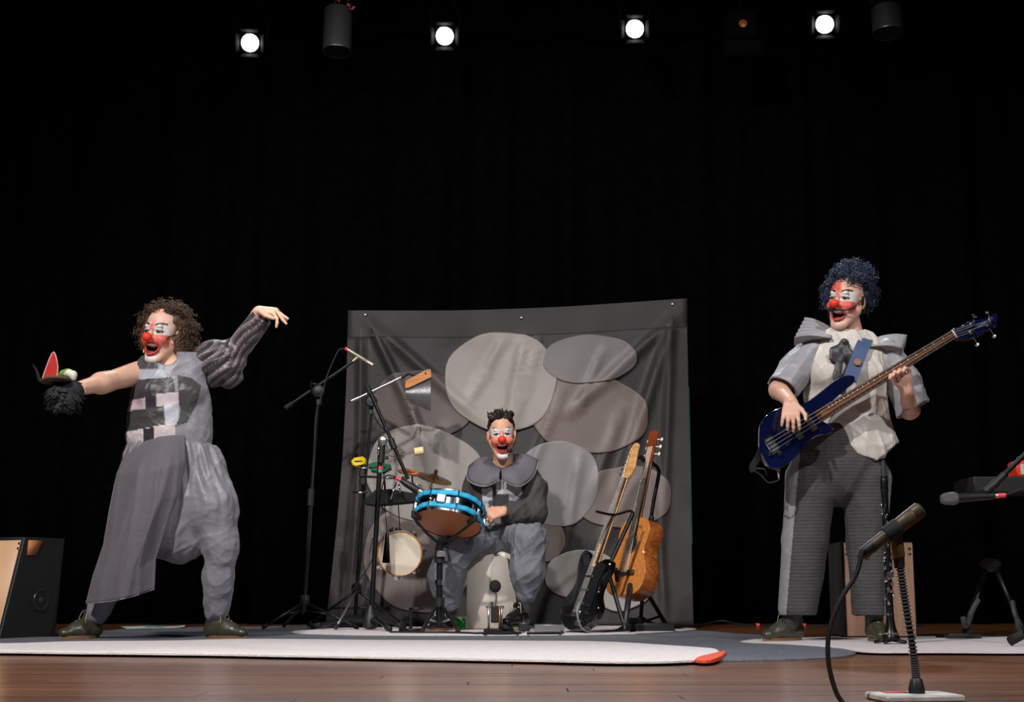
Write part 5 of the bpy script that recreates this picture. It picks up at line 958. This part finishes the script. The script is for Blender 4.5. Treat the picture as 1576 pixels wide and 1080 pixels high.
out = closed_curve(G([(0, 0), (.01, .09), (.05, .155), (.12, .175), (.19, .158), (.25, .125), (.29, .12), (.35, .135), (.41, .13), (.455, .085), (.465, 0), (.455, -.085), (.41, -.13), (.35, -.135), (.29, -.12), (.25, -.125), (.19, -.158), (.12, -.175), (.05, -.155), (.01, -.09)], -.10), 4)
MB(M).prism(out, (0, 0, .096), .003).build('sides', SID, ag); MB(M).prism([p*1 for p in [Vector((q.x*1.004-.001, q.y*1.01, -.004)) for q in out]], (0, 0, .006), .001).build('soundboard', CED, ag)
MB(M).lathe((.31*k, 0, .0025), (0, 0, 1), [(0, .045), (.001, .045), (.001, .001)], 28, False).build('sound_hole', mat('hole_dark', (16, 10, 8), .9), ag); MB(M).tube([(.31*k+math.cos(t)*.052, math.sin(t)*.052, .003) for t in [2*math.pi*i/28 for i in range(29)]], .003, 5).build('rosette', mat('rosette_brown', (70, 40, 26), .5), ag)
MB(M).box((.14*k, 0, .008), (.028, .16, .011), None, .003).build('bridge', RSW, ag); MB(M).prism([(.36*k, -.029, .003), (.36*k, .029, .003), (.80*k, .025, .003), (.80*k, -.025, .003)], (0, 0, .008)).build('fretboard', RSW, ag); MB(M).tube([(.44*k, 0, -.004), (.80*k, 0, -.004)], [.03, .025], 10, True, .6, (0, 1, 0)).build('neck', SID, ag)
MB(M).prism(G([(.80, -.026), (.80, .026), (.83, .036), (.99, .036), (1.0, .02), (1.0, -.02), (.99, -.036), (.83, -.036)], -.008), (0, 0, .018), .002).build('headstock', wood('red_head', (110, 48, 24), (140, 66, 34), .3), ag)
for i in range(3):
    for s_ in (-1, 1): MB(M).tube([((.855+.045*i)*k, s_*.034, -.004), ((.855+.045*i)*k, s_*.055, -.012)], .003, 6).ell(((.855+.045*i)*k, s_*.062, -.014), (.012, .008, .007), None, 10, 7).build('tuner', mat('pearl_button', (226, 222, 212), .3), ag)
for i in range(6): MB(M).tube([(.14*k, (-.026+.0105*i), .016), (.80*k, (-.019+.0076*i), .013), (.9*k, (-.019+.0076*i), .010)], .0009, 4).build('string', mat('nylon', (220, 214, 196), .4), ag)
for i in range(1, 19):
    x = (.80-.66*(1-2**(-i/12)))*k
    if x > .38*k: MB(M).tube([(x, -.026, .0112), (x, .026, .0112)], .0010, 4).build('fret', mat('dull_fret', (96, 94, 90), .6, .3), ag)
gs = thing('guitar_stand', floor_at(985, 8.05, ZR), 'tall black tubular guitar stand with a bent neck hook and yellow clamp', 'guitar stand')
T([(986, 955, 8.12), (990, 905, 8.12), (1003, 790, 8.12), (1013, 735, 8.12), (1013, 722, 8.10), (1005, 714, 8.06), (992, 710, 8.0)], .011, 'main_tube', BLACK, gs, 10, None, 4); T([(985, 701, 7.86), (993, 710, 7.98), (1004, 713, 8.06)], .014, 'neck_hook', RUB, gs, 8); T([(972, 708, 7.80), (986, 702, 7.86)], .011, 'hook_arm', RUB, gs, 8)
T([(993, 898, 8.10), (992, 912, 8.10)], .03, 'yellow_clamp', YEL, gs, 12); T([(996, 912, 8.10), (1028, 966, 8.0)], .012, 'leg', BLACK, gs, 8); T([(985, 950, 8.12), (950, 971, 7.75)], .012, 'leg', BLACK, gs, 8); T([(985, 950, 8.12), (1010, 962, 8.5)], .012, 'leg', BLACK, gs, 8); T([(1016, 948, 8.05), (985, 958, 8.1)], .007, 'brace', BLACK, gs, 6)
T([(990, 860, 8.10), (1003, 795, 8.12)], .016, 'sleeve', DARK, gs, 10)
g2 = thing('guitar_stand', floor_at(940, 7.6, ZR), 'low black folding guitar stand cradling the electric guitar', 'guitar stand')
T([(974, 790, 7.66), (935, 876, 7.62), (962, 968, 7.50)], .012, 'front_leg', BLACK, g2, 8); T([(975, 789, 7.70), (968, 786, 7.72), (945, 792, 7.62), (918, 787, 7.50)], .007, 'arm', BLACK, g2, 8, None, 4); T([(935, 880, 7.66), (905, 967, 7.70)], .012, 'rear_leg', BLACK, g2, 8); T([(950, 893, 7.62), (948, 876, 7.56), (938, 872, 7.56)], .012, 'padded_rest', RUB, g2, 8); T([(962, 962, 7.5), (970, 900, 7.75)], .016, 'support_tube', DARK, g2, 8); T([(868, 945, 7.46), (900, 950, 7.44)], .006, 'cradle_arm', BLACK, g2, 8)
# ---------------- left cajon ----------------
A, Bp = floor_at(0, 6.72, .0065), floor_at(86, 7.05, .0065); A1, B1 = at(38, 826, 6.84), at(100, 831, 7.09); B1.z = A1.z
perp = Vector((-(Bp-A).y, (Bp-A).x, 0)).normalized()*.32; BP = mat('black_satin_paint', (24, 24, 26), .5, bump=.1, bscale=200)
lc = thing('slanted_cajon', (A+Bp)/2, 'black box drum with a slanted wooden front and round sound hole', 'box drum')
MB().prism([A, Bp, B1, A1], perp, .006).build('body', BP, lc)
fn = (A1-A).cross(perp).normalized(); fn = -fn if fn.y > 0 else fn
WF = wood('tan_tapa', (196, 152, 116), (218, 176, 138), .45, (1, 1, .4)); c = (A+A1+A+perp+A1+perp)/4; q = [c+(p-c)*s_+fn*.002 for p, s_ in ((A, .93), (A1, .93), (A1+perp, .93), (A+perp, .93))]
MB().prism(q, fn*.006, .003).build('wooden_front', WF, lc)
sd = (Bp-A).normalized(); sn = Vector((sd.y, -sd.x, 0)); U_ = lambda s_, t: (A.lerp(Bp, s_)).lerp(A1.lerp(B1, s_), t)+sn*.001
c = U_(.62, .37); MB().lathe(c, sn, [(0, .047), (.003, .045), (.0035, .001)], 28, False).build('sound_hole', mat('hole_black', (5, 5, 5), .9), lc); MB().tube([c+sn*.003+(sd*math.cos(t)+Vector((0, 0, 1))*math.sin(t))*.047 for t in [2*math.pi*i/28 for i in range(29)]], .003, 5).build('hole_ring', mat('grey_ring', (70, 70, 72), .35, .6), lc); MB().lathe(c+sn*.004, sn, [(0, .014), (.002, .012), (.0025, 0)], 16, False).build('inner_mark', mat('dark_grey', (50, 50, 52), .6), lc)
MB().prism([U_(.10, .97), U_(.42, .97), U_(.34, .82), U_(.14, .82)], sn*.006).build('leather_tag', mat('tan_leather', (176, 108, 66), .5), lc)
for t in (.93, .88): MB().lathe(A.lerp(A1, t)+perp*.05+fn*.007, fn, [(0, .008), (.003, .006), (.004, 0)], 12, False).build('screw', CHROME, lc)
# ---------------- right cajon ----------------
Y = 6.72; zr = ZG+.0055; x0, x1 = at(1300, 960, Y).x, at(1413, 960, Y).x; zt = at(1350, 833, Y).z
rc = thing('box_cajon', Vector(((x0+x1)/2, Y+.15, zr)), 'upright black box drum with a pale wooden front behind the bass player', 'box drum'); MB().box(((x0+x1)/2, Y+.155, (zr+zt)/2), (x1-x0, .30, zt-zr), None, .012).build('body', BP, rc); MB().box(((x0+x1)/2, Y+.002, (zr+zt)/2), (x1-x0-.02, .006, zt-zr-.012), None, .002).build('wooden_front', wood('rosy_tapa', (176, 130, 104), (206, 160, 130), .45, (6, 1, .5)), rc)
for sx in (x0+.025, x1-.025):
    for dz in (.035, .06): MB().lathe((sx, Y-.002, zt-dz), (0, -1, 0), [(0, .009), (.003, .007), (.004, 0)], 12, False).build('screw', CHROME, rc)
# ---------------- clarinet on its peg ----------------
Y = 5.95; zc = ZG+.0055; cl = thing('clarinet', floor_at(1370, Y, zc+.03), 'black clarinet with silver keys standing upright before the bass player', 'clarinet'); a, b = at(1371.5, 984, Y), at(1359, 708, Y); L_ = (b-a).length; d = (b-a)/L_; EB = mat('ebony', (16, 15, 15), .3)
MB().lathe(a, d, [(0, .036), (.006, .037), (.02, .03), (.05, .021), (.085, .0165), (.11, .0155), (L_*.5, .0145), (L_*.82, .0140)], 20).build('body', EB, cl); MB().lathe(a+d*L_*.82, d, [(0, .0145), (.005, .0165), (.05, .0155), (.055, .014)], 18).build('barrel', EB, cl); MB().lathe(a+d*(L_*.82+.055), d, [(0, .0125), (.03, .012), (L_*.18-.056, .005)], 16).build('mouthpiece', mat('grey_cap', (52, 52, 54), .35), cl)
for t in (.03, .135, .50, .825, .9): MB().lathe(a+d*L_*t, d, [(0, .0175 if t > .1 else .034), (.006, .0175 if t > .1 else .034)], 18).build('silver_ring', CHROME, cl)
w_ = Vector((0, -1, 0)); w_ = (w_-d*w_.dot(d)).normalized(); u_ = d.cross(w_); rr = random.Random(9)
for i in range(26):
    t = .20+.56*i/26+rr.uniform(-.006, .006); an = rr.uniform(-1.4, 1.4); e = w_*math.cos(an)+u_*math.sin(an); p = a+d*L_*t+e*.016; o = MB().lathe(p, e, [(0, .0075), (.003, .008), (.006, .007), (.0065, .003), (.004, 0)], 10, False).build('key', CHROME, cl)
    if i % 2 == 0: MB().tube([p+e*.004, p+e*.006+d*.03+u_*rr.uniform(-.012, .012), p+e*.003+d*.05], .0022, 5).build('key_rod', CHROME, o)
for i in range(4): MB().tube([a+d*(L_*.33+.008*i)+w_*.016-u_*.012, a+d*(L_*.335+.008*i)+w_*.024-u_*.0, a+d*(L_*.345+.008*i)+w_*.02+u_*.02], .0028, 6).build('lever_key', CHROME, cl)
cs = thing('clarinet_stand', floor_at(1371, Y, zc), 'small black folding peg stand under the clarinet', 'stand'); c = floor_at(1371, Y, zc)
MB().lathe(c, (0, 0, 1), [(.012, .02), (.026, .018), (.029, .014)], 12).build('peg', DARK, cs)
for k_ in range(5):
    t = k_*1.2566+.3; MB().tube([c+Vector((0, 0, .018)), c+Vector((math.cos(t)*.07, math.sin(t)*.07, .006))], [.008, .006], 6).build('leg', BLACK, cs)
# ---------------- front gooseneck microphone ----------------
Y = 3.08; gb = floor_at(1402, Y, 0); gm = thing('gooseneck_stand', gb, 'pale flat block with a ribbed gooseneck at the front of the stage', 'microphone stand')
MB().box(gb+Vector((-.0, .0, .008)), (.17, .13, .015), Matrix.Rotation(.12, 3, 'Z'), .004).build('base_block', mat('grey_marble', (196, 190, 184), .5, var=.2, vscale=30), gm); MB().box(gb+Vector((-.035, .02, .0165)), (.05, .03, .0015), Matrix.Rotation(.12, 3, 'Z')).build('pink_tape', PINKM, gm)
nk = smooth_curve([at(1411, 1058, Y), at(1409, 1035, Y), at(1405, 1000, Y), at(1396, 945, Y), at(1389, 900, Y), at(1384, 862, Y)], 10); ds = []
MB().tube(nk, .0068, 10).build('neck_core', BLACK, gm); rb_ = MB(); N_ = 44
for i in range(N_):
    x = i/(N_-1)*(len(nk)-1); j = min(int(x), len(nk)-2); p = nk[j].lerp(nk[j+1], x-j); dd = (nk[j+1]-nk[j]).normalized(); MB().lathe(p, dd, [(-.0022, .0065), (-.0012, .0098), (.0012, .0098), (.0022, .0065)], 14, False).build('neck_rib', mat('gunmetal', (130, 130, 134), .42, .8), gm)
MB().lathe(at(1411, 1068, Y), (0, 0, 1), [(-.008, .018), (.012, .017), (.03, .013), (.034, .009)], 14).build('socket', DARK, gm); MB().lathe(at(1384.5, 874, Y), at(1382, 845, Y)-at(1384.5, 874, Y), [(0, .011), (.022, .0125), (.026, .0135)], 14).build('collar', DARK, gm); BRS = mat('aged_brass', (140, 118, 76), .4, .7)
MB().lathe(at(1383, 858, Y), at(1379, 822, Y)-at(1383, 858, Y), [(0, .0125), (.006, .0145), (.05, .0135)], 14).build('clip_socket', BRS, gm)
fm = thing('stage_microphone', at(1372, 816, Y-.02), 'thick olive-brown microphone clipped on the gooseneck with a trailing black cable', 'microphone'); OLV = mat('olive_brown_metal', (80, 70, 51), .48, .3, var=.1); a, b = at(1344, 839, Y-.02), at(1418, 782, Y-.02); L_ = (b-a).length; d = (b-a).normalized()
MB().lathe(a, d, [(0, .0115), (.004, .013), (L_*.52, .0145), (L_*.55, .0165), (L_*.80, .0175), (L_*.82, .0165), (L_*.84, .0175), (L_*.97, .0172), (L_, .013), (L_+.001, 0)], 22, False).build('barrel', OLV, fm); MB().lathe(a+d*L_*.26, d, [(0, .0175), (.002, .0185), (.034, .0185), (.036, .0175)], 22).build('clip_band', RUB, fm); MB().lathe(a, -d, [(-.001, .0135), (.03, .0125), (.034, .009), (.042, .007)], 16).build('connector', DARK, fm)
T([(1329.5, 846), (1327, 852), (1317, 885), (1298, 915), (1282, 950), (1274.5, 985), (1276, 1025), (1287, 1065), (1300, 1085)], .0052, 'cable', CABLE, fm, 8, Y-.03, 7); MB().ell(at(1334, 854, Y-.02), (.008, .007, .012)).build('knot', mat('tan_tape', (190, 140, 100), .7), fm, True)
# ---------------- right edge: vocal mic, keyboard tray, stands ----------------
Y = 5.6; vm = thing('vocal_microphone', at(1485, 766, Y), 'black handheld microphone with a grey grille lying level on a boom', 'microphone'); a, b = at(1531, 763, Y), at(1446, 768, Y); L_ = (b-a).length; d = (b-a).normalized()
MB().lathe(a, d, [(0, .011), (.01, .013), (L_*.66, .0175), (L_*.68, .02)], 18).build('handle', DARK, vm); MB().lathe(a+d*L_*.68, d, [(0, .021), (.012, .0255), (.018, .0265), (.022, .0255), (.05, .023), (.064, .016), (.067, 0)], 20, False).build('grille', mat('grey_mesh', (110, 110, 112), .5, .6, bump=.6, bscale=500), vm); MB().lathe(a, -d, [(0, .009), (.012, .009)], 12).build('plug', PALE, vm); MB().lathe(a-d*.012, -d, [(0, .0095), (.03, .0095)], 12).build('pink_ring', PINKM, vm); T([(1546, 762), (1562, 757), (1590, 752), (1640, 790)], .004, 'cable', CABLE, vm, 6, Y, 6)
vs = thing('microphone_stand', floor_at(1640, Y+.1, zr), 'black boom stand holding the level handheld microphone beside the keyboard tray', 'microphone stand'); T([(1516, 757), (1534, 742)], .017, 'clip', DARK, vs, 10, Y); T([(1522, 752), (1640, 640)], .010, 'boom', BLACK, vs, 10, Y); T([(1528, 747), (1546, 730)], .014, 'boom_end', DARK, vs, 10, Y); T([(1640, 985), (1640, 640)], .013, 'tube', BLACK, vs, 10, Y)
hb = at(1640, 940, Y)
for fx, fy in ((1552, 5.75), (1700, 5.4), (1680, 6.0)): f_ = floor_at(fx, fy, zr+.016); o = MB().tube([hb, f_], .012, 8).build('leg', BLACK, vs); d = (f_-hb).normalized(); MB().tube([f_-d*.07, f_], .019, 8).build('rubber_foot', RUB, o)
Y = 6.4; kt = thing('keyboard_table', floor_at(1600, Y, zr), 'black keyboard tray on legs at the edge of the white rug', 'table'); a, b = at(1498, 733, Y), at(1700, 757, Y); MB().box(((a.x+b.x)/2, Y+.15, (a.z+b.z)/2), (b.x-a.x, .3, a.z-b.z), None, .006).build('tray', mat('tray_black', (20, 20, 22), .6), kt)
for lx in (1600, 1690):
    for dy in (.04, .26): q = floor_at(lx, Y+dy, zr); MB().tube([q, (q.x, q.y, b.z)], .014, 8).build('leg', BLACK, kt)
rd = thing('effects_unit', at(1580, 722, Y+.1), 'red-edged effects unit with a pale panel on the keyboard tray', 'effects unit'); zt = a.z+.001; c = at(1584, 720, Y+.1); hh = at(1584, 710, Y+.1).z-zt; MB().box((c.x, c.y, zt+hh/2), (.16, .12, hh), None, .008).build('case', mat('red_plastic', (226, 60, 40), .4), rd); MB().box((c.x+.006, c.y-.0605, zt+hh*.46), (.135, .004, hh*.62), None, .001).build('panel', mat('pale_panel', (190, 188, 186), .5), rd)
for k_ in range(4): MB().lathe((c.x-.05+.033*k_, c.y-.0, zt+hh), (0, 0, 1), [(0, .008), (.02, .007), (.021, 0)], 10, False).build('knob', DARK, rd)
for k_ in range(2): MB().box((c.x-.04+.03*k_, c.y-.063, zt+hh*.46), (.014, .002, hh*.4)).build('display', DARK, rd)
Y = 6.95; af = thing('folding_guitar_stand', floor_at(1524, Y, 0), 'empty black A-frame guitar stand with curved padded arms', 'guitar stand'); ap = at(1526, 872, Y)
MB().box(ap, (.075, .06, .05), None, .015).build('hinge_head', DARK, af); MB().prism([at(x, y, Y-.035) for x, y in ((1511, 868), (1519, 859), (1535, 859), (1543, 867), (1535, 874), (1519, 874))], (0, .05, 0), .004).build('head_cover', mat('satin_black', (40, 40, 42), .35), af)
for fx, sx in ((1484, -1), (1577, 1)):
    f_ = floor_at(fx, Y-.05, .012 if sx > 0 else zr+.012); s0 = ap+Vector((sx*.02, 0, 0)); o = MB().tube([s0, f_], .014, 8).build('leg', BLACK, af); m0 = s0.lerp(f_, .50)+Vector((0, -.03, 0)); m1 = s0.lerp(f_, .86)+Vector((-.02, -.05, 0)); MB().tube(smooth_curve([m0, m0.lerp(m1, .5)+Vector((-.012, -.015, 0)), m1, m1+Vector((-.035, -.07, .0)), m1+Vector((-.045, -.09, .035))], 5), .013, 8).build('padded_arm', mat('grey_foam', (62, 62, 64), .6), o)
    MB().tube([ap+Vector((sx*.02, .02, 0)), floor_at(fx+sx*2, Y+.28, .012)], .012, 8).build('rear_leg', BLACK, af)
bx = floor_at(1481, 6.6, zr+.012); MB().box(bx, (.15, .08, .022), None, .005).build('foot_block', DARK, af)
cable('cable', [(1440, 6.75), (1452, 6.7), (1462, 6.65), (1480, 6.75), (1560, 6.9)], 'black cable lying on the white rug by the A-frame guitar stand', .005, zr)
